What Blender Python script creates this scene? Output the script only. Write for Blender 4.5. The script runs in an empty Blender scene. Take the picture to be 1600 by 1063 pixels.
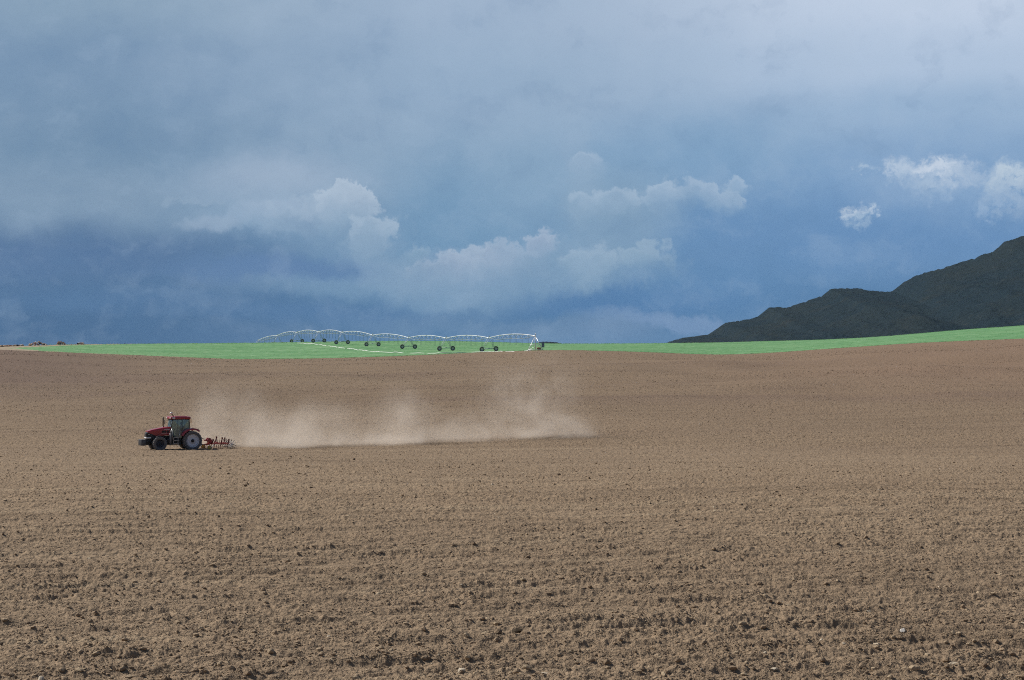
import bpy, bmesh, math, random
import numpy as np
from mathutils import Vector, Matrix, noise as mnoise

SC = bpy.context.scene
COL = SC.collection
PI = math.pi

# ------------------------------------------------------------------ camera
F = 3111.0            # focal length in photo pixels (photo 1600 px wide, 70 mm lens)
H = 542.0             # row of the true horizon
cam_d = bpy.data.cameras.new('camera')
cam_d.lens = 70.0; cam_d.sensor_width = 36.0
cam_d.shift_y = (H - 531.5) / 1600.0
cam_d.clip_start = 0.5; cam_d.clip_end = 90000.0
cam = bpy.data.objects.new('camera', cam_d); COL.objects.link(cam)
cam.location = (0, 0, 0); cam.rotation_euler = (PI / 2, 0, 0)
SC.camera = cam

# ------------------------------------------------------------------ light
SUN_AZ = math.radians(-62.0)      # from +Y towards +X
SUN_EL = math.radians(42.0)
sd = Vector((math.sin(SUN_AZ) * math.cos(SUN_EL), math.cos(SUN_AZ) * math.cos(SUN_EL), math.sin(SUN_EL)))
sl = bpy.data.lights.new('sun', 'SUN'); sl.energy = 5.0; sl.angle = math.radians(0.6); sl.color = (1.0, 0.955, 0.89)
so = bpy.data.objects.new('sun', sl); COL.objects.link(so)
so.rotation_euler = sd.to_track_quat('Z', 'Y').to_euler()
SC.view_settings.view_transform = 'Standard'; SC.view_settings.look = 'None'
SC.view_settings.exposure = 0.0; SC.view_settings.gamma = 1.0
try:
    SC.cycles.volume_step_rate = 1.0; SC.cycles.volume_bounces = 2; SC.cycles.volume_max_steps = 256
    SC.cycles.filter_width = 1.05; SC.cycles.use_denoising = False; SC.cycles.max_bounces = 6; SC.cycles.transparent_max_bounces = 16
except Exception: pass

def lin(r, g, b, a=1.0):
    f = lambda c: (c / 255 / 12.92) if c / 255 <= 0.04045 else ((c / 255 + 0.055) / 1.055) ** 2.4
    return (f(r), f(g), f(b), a)

class NT:
    """short hand for shader nodes"""
    def __init__(s, tree): s.t = tree; s.n = tree.nodes; s.l = tree.links
    def put(s, sock, v):
        if isinstance(v, bpy.types.NodeSocket): s.l.new(v, sock)
        elif v is not None: sock.default_value = v
    def math(s, op, a, b=None, c=None, clamp=False):
        n = s.n.new('ShaderNodeMath'); n.operation = op; n.use_clamp = clamp
        s.put(n.inputs[0], a)
        if b is not None: s.put(n.inputs[1], b)
        if c is not None: s.put(n.inputs[2], c)
        return n.outputs[0]
    def vec(s, op, a, b=None, c=None):
        n = s.n.new('ShaderNodeVectorMath'); n.operation = op
        s.put(n.inputs[0], a)
        if b is not None: s.put(n.inputs[1], b)
        if c is not None: s.put(n.inputs[2], c)
        return n.outputs['Value'] if op in ('LENGTH', 'DOT_PRODUCT') else n.outputs[0]
    def comb(s, x, y, z):
        n = s.n.new('ShaderNodeCombineXYZ')
        for i, v in enumerate((x, y, z)): s.put(n.inputs[i], v)
        return n.outputs[0]
    def sep(s, v):
        n = s.n.new('ShaderNodeSeparateXYZ'); s.put(n.inputs[0], v); return n.outputs
    def noise(s, v, scale, detail=5, rough=0.55, dist=0.0, color=False, lac=2.0):
        n = s.n.new('ShaderNodeTexNoise'); s.put(n.inputs['Vector'], v)
        n.inputs['Scale'].default_value = scale; n.inputs['Detail'].default_value = detail
        n.inputs['Roughness'].default_value = rough; n.inputs['Distortion'].default_value = dist
        n.inputs['Lacunarity'].default_value = lac
        return n.outputs['Color'] if color else n.outputs['Fac']
    def voro(s, v, scale, feature='F1', smooth=0.5):
        n = s.n.new('ShaderNodeTexVoronoi'); n.feature = feature; s.put(n.inputs['Vector'], v)
        n.inputs['Scale'].default_value = scale
        if feature == 'SMOOTH_F1': n.inputs['Smoothness'].default_value = smooth
        return n.outputs['Distance']
    def mr(s, v, a, b, c=0.0, d=1.0, smooth=True, clamp=True):
        n = s.n.new('ShaderNodeMapRange'); n.interpolation_type = 'SMOOTHSTEP' if smooth else 'LINEAR'
        n.clamp = clamp
        s.put(n.inputs[0], v)
        for i, q in enumerate((a, b, c, d)): s.put(n.inputs[i + 1], q)
        return n.outputs[0]
    def mix(s, f, a, b, mode='MIX'):
        n = s.n.new('ShaderNodeMix'); n.data_type = 'RGBA'; n.blend_type = mode; n.clamp_factor = True
        s.put(n.inputs[0], f); s.put(n.inputs[6], a); s.put(n.inputs[7], b)
        return n.outputs[2]
    def ramp(s, f, stops, interp='LINEAR'):
        n = s.n.new('ShaderNodeValToRGB'); s.put(n.inputs[0], f); cr = n.color_ramp
        cr.interpolation = interp
        while len(cr.elements) < len(stops): cr.elements.new(0.5)
        for e, (p, c) in zip(cr.elements, stops): e.position = p; e.color = c
        return n.outputs[0]

# ------------------------------------------------------------------ sky
W = bpy.data.worlds.new('World'); SC.world = W; W.use_nodes = True
W.node_tree.nodes.clear(); q = NT(W.node_tree)
tc = q.n.new('ShaderNodeTexCoord')
dx, dy, dz = q.sep(tc.outputs['Generated'])
az = q.math('ARCTAN2', dx, dy)
hz = q.math('SQRT', q.math('ADD', q.math('MULTIPLY', dx, dx), q.math('MULTIPLY', dy, dy)))
el = q.math('ARCTAN2', dz, hz)
# sky coordinates: one unit = 1/31.11 radian; 8 is due north, 5.42 the horizon, smaller is higher
U = q.math('MULTIPLY_ADD', az, 31.11, 8.0)
V = q.math('MULTIPLY_ADD', el, -31.11, 5.42)
P0 = q.comb(U, V, 0.0)
def SU(px): return 8.0 + 31.11 * math.atan((px - 800) / F)      # azimuth of something seen px from north
def SV(py, px=800): return 5.42 - 31.11 * math.atan((H - py) / math.hypot(F, px - 800))
wl = q.vec('SUBTRACT', q.noise(P0, 0.45, 4, 0.5, color=True), (0.5, 0.5, 0.5))
wf = q.vec('SUBTRACT', q.noise(P0, 2.4, 9, 0.66, color=True), (0.5, 0.5, 0.5))
PB = q.vec('MULTIPLY_ADD', wl, (1.5, 1.1, 0), P0)          # softly warped, for the base tones
PF = q.vec('MULTIPLY_ADD', wf, (0.50, 0.42, 0), P0)           # finely warped, for cloud edges
wg = q.vec('SUBTRACT', q.noise(P0, 9.0, 6, 0.6, color=True), (0.5, 0.5, 0.5))
PF = q.vec('MULTIPLY_ADD', wg, (0.16, 0.14, 0), PF)
PFL = q.vec('MULTIPLY_ADD', wl, (0.55, 0.45, 0), PF)
bu, bv, _ = q.sep(PB)
tv = q.mr(bv, -1.0, 6.0, 0, 1, smooth=False)
def col_ramp(cs):
    return q.ramp(tv, [((SV(y) + 1.0) / 7.0, lin(*c)) for y, c in cs], 'EASE')
rl = col_ramp([(-90, (150, 172, 192)), (0, (139, 163, 186)), (110, (121, 148, 177)), (240, (116, 144, 172)), (330, (121, 147, 174)), (405, (80, 110, 148)), (470, (64, 98, 139)), (540, (61, 94, 135))])
rc = col_ramp([(-90, (172, 188, 210)), (0, (160, 180, 204)), (150, (148, 172, 198)), (260, (134, 164, 192)), (370, (118, 152, 184)), (440, (104, 140, 176)), (490, (74, 114, 156)), (540, (94, 128, 166))])
rr = col_ramp([(-90, (205, 217, 232)), (0, (194, 208, 228)), (110, (176, 195, 219)), (190, (152, 178, 207)), (290, (124, 158, 196)), (400, (100, 139, 184)), (480, (76, 118, 163)), (540, (88, 126, 168))])
base = q.mix(q.mr(bu, SU(120), SU(760)), rl, rc)
base = q.mix(q.mr(bu, SU(800), SU(1420)), base, rr)
# broad light and dark mottling in the cloud deck
m1 = q.noise(q.vec('MULTIPLY', P0, (0.5, 0.9, 1)), 0.8, 6, 0.55)
base = q.mix(q.math('MULTIPLY', q.mr(m1, 0.50, 0.75), 0.16), base, lin(176, 192, 210))
base = q.mix(q.math('MULTIPLY', q.mr(m1, 0.50, 0.25), 0.14), base, lin(84, 122, 162))
SKYSEQ = []
bil = q.math('SUBTRACT', q.voro(PFL, 3.2, 'SMOOTH_F1', 0.35), 0.34)
bil = q.math('ADD', bil, q.math('MULTIPLY', q.math('SUBTRACT', q.voro(PF, 8.5, 'SMOOTH_F1', 0.35), 0.34), 0.45))
PW = q.vec('MULTIPLY_ADD', wf, (0.95, 0.75, 0), P0); PW = q.vec('MULTIPLY_ADD', wg, (0.26, 0.24, 0), PW)
wisp = q.mr(q.noise(PF, 5.0, 7, 0.65), 0.30, 0.58)
def blob(px, py, rx, ry, c, amt=1.0, soft=0.5, under=None, src=None, rag=0.0, tilt=0.0):
    """one patch of cloud: centre, half widths (1/3111 radian), colour, opacity, edge softness; under = shade of its base"""
    global base
    v = q.vec('SUBTRACT', src or PFL, (SU(px), SV(py, px), 0))
    if tilt:
        n = q.n.new('ShaderNodeVectorRotate'); n.rotation_type = 'Z_AXIS'
        q.put(n.inputs['Vector'], v); n.inputs['Angle'].default_value = tilt; v = n.outputs[0]
    if src is PF: rx *= 1.16; ry *= 1.16
    v = q.vec('MULTIPLY', v, (100 / rx, 100 / ry, 0))
    d = q.vec('LENGTH', v)
    vv = q.sep(v)[1]
    if src is PF:                       # heaped cloud: crisp, knobbly lit top, soft base
        d = q.math('MULTIPLY_ADD', bil, 0.75, d)
        w = q.mr(vv, -0.5, 0.6, 0.10 + soft * .22, 0.55 + soft)
        m = q.mr(d, q.math('MULTIPLY_ADD', w, 0.5, 1.0), q.math('MULTIPLY_ADD', w, -0.9, 1.0))
    else:
        m = q.mr(d, 1.0 + soft * 0.5, 1.0 - soft * 0.9)
    if src is PW: m = q.math('MULTIPLY', m, wisp)
    cc = lin(*c)
    if under:
        cc = q.mix(q.mr(vv, -0.65, 0.75), cc, lin(*under))
    if src is PF:
        rim = q.math('MULTIPLY', q.mr(d, 0.45, 0.95), q.mr(vv, 0.25, -0.5))
        cc = q.mix(q.math('MULTIPLY', rim, 0.30), cc, lin(192, 207, 223))
    base = q.mix(q.math('MULTIPLY', m, amt), base, cc)
# --- the storm deck
blob(60, 300, 260, 60, (150, 170, 190), .22, 1.0, src=PB)
blob(80, 405, 330, 38, (82, 112, 154), .62, 1.0, src=PFL)
blob(240, 212, 190, 22, (112, 140, 170), .30, 1.0)
blob(420, 120, 230, 60, (150, 172, 196), .30, 1.0)
blob(560, 235, 260, 70, (146, 168, 192), .42, 1.0)
blob(700, 350, 90, 130, (108, 146, 180), .55, .9, src=PFL)
blob(1090, 230, 190, 60, (116, 154, 190), .50, 1.0)
blob(1160, 400, 150, 110, (92, 133, 178), .62, 1.0)
blob(1280, 360, 260, 60, (98, 138, 184), .35, 1.0)
blob(1420, 420, 190, 50, (106, 142, 184), .35, 1.0)
# --- cumulus left of centre
blob(430, 300, 150, 62, (160, 178, 200), .85, .75, under=(140, 165, 190))
blob(330, 352, 62, 14, (160, 178, 200), .45, .6)
blob(455, 340, 95, 30, (158, 177, 200), .60, .35, under=(138, 164, 190))
blob(520, 355, 100, 55, (145, 168, 192), .70, .4, under=(112, 142, 174), src=PF)
blob(546, 334, 54, 54, (166, 184, 204), .95, .20, under=(126, 156, 184), src=PF)
blob(582, 380, 46, 50, (150, 173, 196), .85, .30, under=(116, 147, 177), src=PF)
blob(300, 325, 55, 14, (118, 146, 174), .55, .5, src=PF)
blob(440, 425, 180, 22, (90, 122, 166), .85, .9)
blob(620, 425, 55, 36, (128, 157, 184), .55, .7, under=(108, 142, 174))
blob(545, 452, 150, 18, (124, 154, 182), .50, .8)
blob(655, 398, 24, 20, (136, 164, 188), .60, .5, src=PF)
blob(560, 492, 250, 15, (80, 116, 160), .62, .9)
blob(200, 470, 250, 22, (84, 118, 160), .45, 1.0)
# --- middle band
blob(896, 215, 34, 58, (152, 176, 201), .60, .7, under=(136, 163, 191))
blob(915, 255, 26, 16, (154, 177, 202), .70, .4, src=PF)
blob(960, 345, 90, 85, (132, 160, 186), .70, .8)
blob(905, 300, 32, 60, (138, 165, 191), .60, .6)
blob(955, 318, 62, 26, (152, 176, 200), .75, .30, under=(134, 162, 188), src=PF)
blob(1042, 306, 42, 30, (156, 179, 203), .80, .26, under=(136, 164, 192), src=PF)
blob(1110, 306, 66, 20, (150, 174, 200), .75, .30, under=(132, 162, 192), src=PF, tilt=-.25)
blob(1150, 292, 22, 16, (156, 180, 205), .70, .35, under=(140, 168, 196), src=PF)
blob(755, 428, 110, 46, (150, 169, 194), .85, .50, under=(120, 150, 180))
blob(745, 412, 48, 30, (156, 174, 197), .75, .35, under=(138, 162, 188), src=PF)
blob(838, 388, 40, 30, (158, 174, 198), .80, .32, under=(140, 163, 190), src=PF)
blob(790, 400, 50, 26, (154, 172, 196), .65, .35, src=PF)
blob(695, 425, 56, 34, (152, 170, 194), .75, .45, under=(130, 157, 184), src=PF)
blob(640, 435, 70, 34, (136, 161, 187), .6, .8)
blob(900, 425, 150, 48, (128, 157, 184), .75, .7, under=(112, 144, 176))
blob(1000, 412, 62, 36, (144, 170, 192), .60, .60, under=(124, 154, 182), src=PF)
blob(930, 418, 60, 34, (140, 166, 190), .60, .5, src=PF)
blob(730, 465, 110, 26, (122, 151, 180), .60, .7)
blob(985, 478, 180, 24, (74, 116, 164), .95, .7)
blob(1080, 460, 130, 40, (86, 128, 174), .60, .9)
blob(880, 512, 170, 16, (104, 132, 166), .55, .9)
blob(1080, 512, 170, 13, (116, 144, 182), .85, .7, tilt=-.10)
blob(950, 520, 60, 20, (116, 142, 176), .40, 1.0)
blob(660, 502, 130, 14, (102, 132, 166), .55, .9)
# --- small bright puffs on the right
blob(1450, 285, 110, 42, (146, 172, 204), .35, 1.0)
blob(1408, 266, 34, 20, (186, 202, 221), .95, .75, under=(164, 186, 211), src=PW)
blob(1392, 268, 20, 12, (178, 196, 218), .70, .6, src=PW)
blob(1478, 268, 50, 24, (197, 210, 226), 1.0, .70, under=(172, 191, 214), src=PW)
blob(1465, 262, 26, 16, (200, 212, 228), .85, .5, src=PW)
blob(1448, 297, 34, 19, (168, 189, 213), .85, .8, under=(150, 176, 206), src=PW)
blob(1530, 268, 38, 13, (160, 182, 208), .70, .9, src=PW)
blob(1520, 305, 50, 16, (138, 168, 202), .50, 1.0, src=PW)
blob(1580, 280, 38, 24, (192, 207, 221), 1.0, .70, under=(176, 194, 213), src=PW)
blob(1596, 308, 60, 34, (166, 187, 210), .90, .8, under=(148, 173, 203), src=PW)
blob(1548, 328, 30, 11, (154, 179, 208), .70, .9, src=PW)
blob(1330, 333, 19, 13, (190, 205, 222), .95, .7, src=PW)
blob(1360, 330, 14, 15, (188, 204, 222), .90, .7, src=PW)
blob(1345, 348, 22, 15, (164, 187, 211), .90, .8, src=PW)
blob(1347, 263, 15, 6, (166, 188, 212), .85, .8, src=PW)
tex = q.noise(q.vec('MULTIPLY', PFL, (0.8, 1.0, 1)), 1.6, 8, 0.6)
base = q.mix(q.math('MULTIPLY', q.mr(tex, 0.46, 0.72), 0.16), base, lin(172, 192, 214))
base = q.mix(q.math('MULTIPLY', q.mr(tex, 0.50, 0.28), 0.16), base, lin(84, 120, 160))
# higher up, outside the storm deck: broken cloud with blue between
sky = q.n.new('ShaderNodeTexSky'); sky.sky_type = 'NISHITA'; sky.sun_disc = False
sky.sun_elevation = SUN_EL; sky.sun_rotation = SUN_AZ
sky.air_density = 1.0; sky.dust_density = 1.0; sky.ozone_density = 1.2
hi = q.noise(tc.outputs['Generated'], 2.2, 8, 0.6)
hicol = q.mix(q.mr(hi, 0.35, 0.7), lin(62, 80, 108), lin(118, 132, 156))
fr = q.math('MAXIMUM', q.mr(V, -1.4, -5.0), q.mr(q.math('ABSOLUTE', az), 0.45, 1.1))
cl = q.mix(fr, base, hicol)
cover = q.math('SUBTRACT', 1.0, q.math('MULTIPLY', q.mr(V, -2.5, -9.0), q.mr(hi, 0.62, 0.40)))
b1 = q.n.new('ShaderNodeBackground'); q.put(b1.inputs[0], sky.outputs[0]); b1.inputs[1].default_value = 0.06
b2 = q.n.new('ShaderNodeBackground'); q.put(b2.inputs[0], cl); b2.inputs[1].default_value = 1.0
mx = q.n.new('ShaderNodeMixShader'); q.put(mx.inputs[0], cover)
q.l.new(b1.outputs[0], mx.inputs[1]); q.l.new(b2.outputs[0], mx.inputs[2])
wo = q.n.new('ShaderNodeOutputWorld'); q.l.new(mx.outputs[0], wo.inputs[0])
try: W.cycles.sampling_method = 'MANUAL'; W.cycles.sample_map_resolution = 256
except Exception: pass

# ------------------------------------------------------------------ helpers
def tag(o, label=None, cat=None, group=None, kind=None):
    if label: o['label'] = label
    if cat: o['category'] = cat
    if group: o['group'] = group
    if kind: o['kind'] = kind
    return o
def empty(name, loc=(0, 0, 0)):
    o = bpy.data.objects.new(name, None); COL.objects.link(o); o.location = loc; o.empty_display_size = 0.3
    return o
def mat(name, color, rough=0.6, metal=0.0, spec=0.5, var=0.0, vscale=6.0, coat=0.0, dirt=None, dirt_amt=0.0):
    m = bpy.data.materials.new(name); m.use_nodes = True
    k = NT(m.node_tree); bs = k.n['Principled BSDF']
    bs.inputs['Roughness'].default_value = rough; bs.inputs['Metallic'].default_value = metal
    bs.inputs['Specular IOR Level'].default_value = spec; bs.inputs['Coat Weight'].default_value = coat
    c = color if len(color) == 4 else (*color, 1)
    t = k.n.new('ShaderNodeTexCoord').outputs['Object']
    src = None
    if var:
        n = k.noise(t, vscale, 5, 0.6)
        src = k.mix(n, tuple(x * (1 - var) for x in c[:3]) + (1,), tuple(min(1, x * (1 + var)) for x in c[:3]) + (1,))
    if dirt:
        n = k.noise(t, 3.5, 7, 0.7)
        src = k.mix(k.math('MULTIPLY', k.mr(n, 0.35, 0.7), dirt_amt), src if src else c, (*dirt, 1))
    if src: k.put(bs.inputs['Base Color'], src)
    else: bs.inputs['Base Color'].default_value = c
    return m

class MB:
    """collects boxes, tubes, lathes and prisms and links them as ONE mesh object"""
    def __init__(s): s.v = []; s.f = []; s.sm = []; s.mi = []
    def add(s, vs, fs, smooth=False, mi=0, M=None):
        o = len(s.v)
        for p in vs: s.v.append(tuple(M @ Vector(p)) if M else tuple(p))
        for f in fs: s.f.append(tuple(i + o for i in f)); s.sm.append(smooth); s.mi.append(mi)
        return s
    def box(s, a, b, bev=0.0, M=None, mi=0, taper=None):
        if bev <= 0:
            x0, y0, z0 = a; x1, y1, z1 = b
            vs = [(x0, y0, z0), (x1, y0, z0), (x1, y1, z0), (x0, y1, z0), (x0, y0, z1), (x1, y0, z1), (x1, y1, z1), (x0, y1, z1)]
            return s.add(vs, [(0, 3, 2, 1), (4, 5, 6, 7), (0, 1, 5, 4), (1, 2, 6, 5), (2, 3, 7, 6), (3, 0, 4, 7)], False, mi, M)
        bm = bmesh.new(); bmesh.ops.create_cube(bm, size=1)
        for v in bm.verts:
            for i in range(3): v.co[i] = a[i] + (b[i] - a[i]) * (v.co[i] + 0.5)
        bmesh.ops.bevel(bm, geom=bm.edges[:], offset=bev, segments=2, affect='EDGES', profile=0.6)
        bm.verts.index_update()
        vs = [v.co.copy() for v in bm.verts]; fs = [tuple(v.index for v in f.verts) for f in bm.faces]; bm.free()
        return s.add(vs, fs, True, mi, M)
    def tube(s, pts, r, n=8, caps=True, mi=0, M=None, smooth=True):
        pts = [Vector(p) for p in pts]; rs = r if isinstance(r, (list, tuple)) else [r] * len(pts)
        vs, fs = [], []; prev = None
        for i, p in enumerate(pts):
            t = (pts[min(i + 1, len(pts) - 1)] - pts[max(i - 1, 0)]).normalized()
            if prev is None:
                up = Vector((0, 0, 1)) if abs(t.z) < 0.9 else Vector((1, 0, 0)); a = t.cross(up).normalized()
            else: a = (prev - t * prev.dot(t)).normalized()
            prev = a; b = t.cross(a)
            for j in range(n):
                th = 2 * PI * j / n
                vs.append(p + (a * math.cos(th) + b * math.sin(th)) * rs[i])
        for i in range(len(pts) - 1):
            for j in range(n):
                k = (j + 1) % n
                fs.append((i * n + j, i * n + k, (i + 1) * n + k, (i + 1) * n + j))
        if caps: fs.append(tuple(range(n))[::-1]); fs.append(tuple((len(pts) - 1) * n + j for j in range(n)))
        return s.add(vs, fs, smooth, mi, M)
    def lathe(s, prof, n=24, axis='Y', c=(0, 0, 0), mi=0, M=None, smooth=True, close=False):
        """prof: list of (radius, along)"""
        vs, fs = [], []
        for (r, h) in prof:
            for j in range(n):
                th = 2 * PI * j / n; a, b = r * math.cos(th), r * math.sin(th)
                p = {'Y': (a, h, b), 'Z': (a, b, h), 'X': (h, a, b)}[axis]
                vs.append((p[0] + c[0], p[1] + c[1], p[2] + c[2]))
        m = len(prof)
        for i in range(m if close else m - 1):
            for j in range(n):
                k = (j + 1) % n; i2 = (i + 1) % m
                fs.append((i * n + j, i2 * n + j, i2 * n + k, i * n + k))
        return s.add(vs, fs, smooth, mi, M)
    def prism(s, poly, y0, y1, axis='Y', mi=0, M=None):
        """poly in (x,z) pushed from y0 to y1"""
        n = len(poly)
        if axis == 'Y': vs = [(x, y0, z) for x, z in poly] + [(x, y1, z) for x, z in poly]
        else: vs = [(y0, x, z) for x, z in poly] + [(y1, x, z) for x, z in poly]
        fs = [tuple(range(n)), tuple(range(2 * n - 1, n - 1, -1))] + [(i, i + n, (i + 1) % n + n, (i + 1) % n) for i in range(n)]
        return s.add(vs, fs, False, mi, M)
    def build(s, name, m, parent=None):
        me = bpy.data.meshes.new(name); me.from_pydata(s.v, [], s.f)
        ms = m if isinstance(m, (list, tuple)) else [m]
        for x in ms: me.materials.append(x)
        me.polygons.foreach_set('use_smooth', s.sm); me.polygons.foreach_set('material_index', s.mi)
        me.validate(); me.update()
        bm = bmesh.new(); bm.from_mesh(me); bmesh.ops.recalc_face_normals(bm, faces=bm.faces[:]); bm.to_mesh(me); bm.free()
        o = bpy.data.objects.new(name, me); COL.objects.link(o)
        if parent: o.parent = parent
        return o

def np_mesh(name, V3, faces, m, smooth=True):
    """fast mesh from arrays (all faces the same size)"""
    me = bpy.data.meshes.new(name); k = faces.shape[1]
    me.vertices.add(len(V3)); me.vertices.foreach_set('co', np.ascontiguousarray(V3, np.float32).ravel())
    me.loops.add(faces.size); me.loops.foreach_set('vertex_index', np.ascontiguousarray(faces, np.int32).ravel())
    me.polygons.add(len(faces)); me.polygons.foreach_set('loop_start', np.arange(len(faces), dtype=np.int32) * k)
    me.polygons.foreach_set('use_smooth', np.full(len(faces), smooth))
    me.materials.append(m); me.update(calc_edges=True)
    o = bpy.data.objects.new(name, me); COL.objects.link(o)
    return o
def grid_faces(nr, nc):
    i = np.arange(nr - 1)[:, None] * nc + np.arange(nc - 1)[None, :]; i = i.ravel()
    return np.stack([i, i + 1, i + nc + 1, i + nc], 1)

RS = np.random.RandomState(7)
_perm = RS.permutation(4096).astype(np.int64); _ga = RS.rand(4096) * 2 * np.pi
_gx, _gy = np.cos(_ga), np.sin(_ga)
def perlin(x, y, seed=0):
    xi = np.floor(x).astype(np.int64); yi = np.floor(y).astype(np.int64); fx = x - xi; fy = y - yi
    def g(ix, iy, ox, oy):
        h = _perm[(_perm[(ix + seed * 131) & 4095] + iy) & 4095]
        return _gx[h] * ox + _gy[h] * oy
    u = fx * fx * fx * (fx * (fx * 6 - 15) + 10); v = fy * fy * fy * (fy * (fy * 6 - 15) + 10)
    a = g(xi, yi, fx, fy); b = g(xi + 1, yi, fx - 1, fy); c = g(xi, yi + 1, fx, fy - 1); d = g(xi + 1, yi + 1, fx - 1, fy - 1)
    return (a + (b - a) * u + (c - a) * v + (a - b - c + d) * u * v) * 1.5
def fbm(x, y, o=4, seed=0, g=0.5):
    r = 0; a = 1
    for k in range(o): r = r + a * perlin(x * 2 ** k, y * 2 ** k, seed + k); a *= g
    return r

# ------------------------------------------------------------------ the lie of the land (metres, eye = 0)
def table(pts, sm=25):
    xs = np.arange(-2600, 4200, 10.0); ys = np.interp(xs, [p[0] for p in pts], [p[1] for p in pts])
    k = np.hanning(2 * (sm // 10) * 2 + 3); k /= k.sum(); pad = len(k) // 2
    ys = np.convolve(np.pad(ys, pad, mode='edge'), k, mode='valid')
    return lambda u: np.interp(u, xs, ys)
T_de = table([(-2600, 520), (0, 540), (300, 535), (582, 540), (638, 556), (697, 572), (764, 588), (800, 575), (836, 558), (900, 556), (1100, 560), (1600, 580), (4200, 640)])
T_ye = table([(-2600, 530), (-300, 540), (0, 546.5), (100, 551), (250, 557), (370, 562), (520, 560), (620, 556.8), (700, 553.3), (764, 550), (836, 547.8), (880, 547), (1000, 550), (1090, 554), (1135, 554.8), (1200, 552), (1300, 545), (1400, 538), (1500, 533), (1600, 529.5), (1900, 518), (4200, 470)], 30)
T_dc = table([(-2600, 660), (0, 690), (150, 740), (433, 790), (534, 790), (582, 800), (700, 850), (1600, 900), (4200, 1000)], 60)
T_yc = table([(-2600, 575), (-300, 556), (0, 542.2), (35, 540.5), (100, 538.8), (150, 538.2), (370, 536.3), (450, 535.4), (533, 533.6), (620, 533), (700, 533), (764, 534.6), (860, 537.4), (1000, 537), (1130, 535.5), (1200, 533.2), (1280, 531.5), (1340, 528.6), (1400, 524.6), (1500, 515.6), (1600, 508.8), (1900, 487), (4200, 400)], 30)
_kd = np.array([0, 25, 40, 60, 90, 130, 175, 203, 221, 255, 300, 340, 420], float)
_kz = np.array([-5.7, -6.3, -6.72, -7.2, -7.9, -8.75, -9.8, -10.46, -9.64, -8.95, -8.05, -7.2, -5.6], float)
_fd = np.arange(0, 420, 1.0); _fz = np.interp(_fd, _kd, _kz)
_k = np.hanning(29); _k /= _k.sum(); _fz = np.convolve(np.pad(_fz, 14, mode='reflect', reflect_type='odd'), _k, mode='valid')
D0 = 300.0
def gz(X, Y):
    """height of the ground, without clods"""
    X = np.asarray(X, float); Y = np.asarray(Y, float)
    Yc = np.maximum(Y, 1.0); u = 800 + F * X / Yc
    u = np.where(Y < 60, 800 + F * X / 60.0, u)
    near = np.interp(Y, _fd, _fz)
    de, ye, dc, yc = T_de(u), T_ye(u), T_dc(u), T_yc(u)
    ze = (H - ye) / F * de; zc = (H - yc) / F * dc
    z0 = np.interp(D0, _fd, _fz); s0 = 0.0245
    t = np.clip((Y - D0) / (de - D0), 0, 1); L = de - D0
    s1 = (ze - z0) / L * 0.9
    mid = (2 * t**3 - 3 * t**2 + 1) * z0 + (t**3 - 2 * t**2 + t) * s0 * L + (-2 * t**3 + 3 * t**2) * ze + (t**3 - t**2) * s1 * L
    t2 = np.clip((Y - de) / (dc - de), 0, 1)
    yy = ye + (yc - ye) * (1 - (1 - t2) ** 1.15)
    gr = (H - yy) / F * Y
    dd = np.maximum(Y - dc, 0)
    far = np.maximum(zc + zc / dc * dd - 3.1e-4 * dd**2, -42.0)
    z = np.where(Y < D0, near, np.where(Y < de, mid, np.where(Y < dc, gr, far)))
    # slow swells and hollows in the ploughed slope
    w = np.clip((Y - 45) / 60, 0, 1) * np.clip((de - Y) / 80, 0, 1)
    quiet = 1 - 0.85 * np.exp(-((Y - 207) / 30) ** 2)
    wf_ = np.clip((Y - 270) / 60, 0, 1) * np.clip((de - 12 - Y) / 90, 0, 1)
    z = z + wf_ * (1.15 * perlin(X / 46 + 7.3, Y / 62 + 2.2, 8) + 0.5 * perlin(X / 21 + 1.1, Y / 30 + .2, 9))
    z = z + w * quiet * (0.50 * perlin(X / 34 + 3.1, Y / 46 + 1.7, 5) + 0.16 * perlin(X / 15, Y / 19 + .4, 6))
    return z
def g1(x, y): return float(gz(np.array([x]), np.array([y]))[0])

def sheet(name, us, D, m, micro=None, smooth=True):
    """D: rows x cols of depth; columns fan out from the eye"""
    X = (us[None, :] - 800) / F * D
    Z = gz(X, D)
    if micro is not None: Z = Z + micro(X, D)
    return np_mesh(name, np.stack([X, D, Z], -1).reshape(-1, 3), grid_faces(*D.shape), m, smooth)

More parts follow.
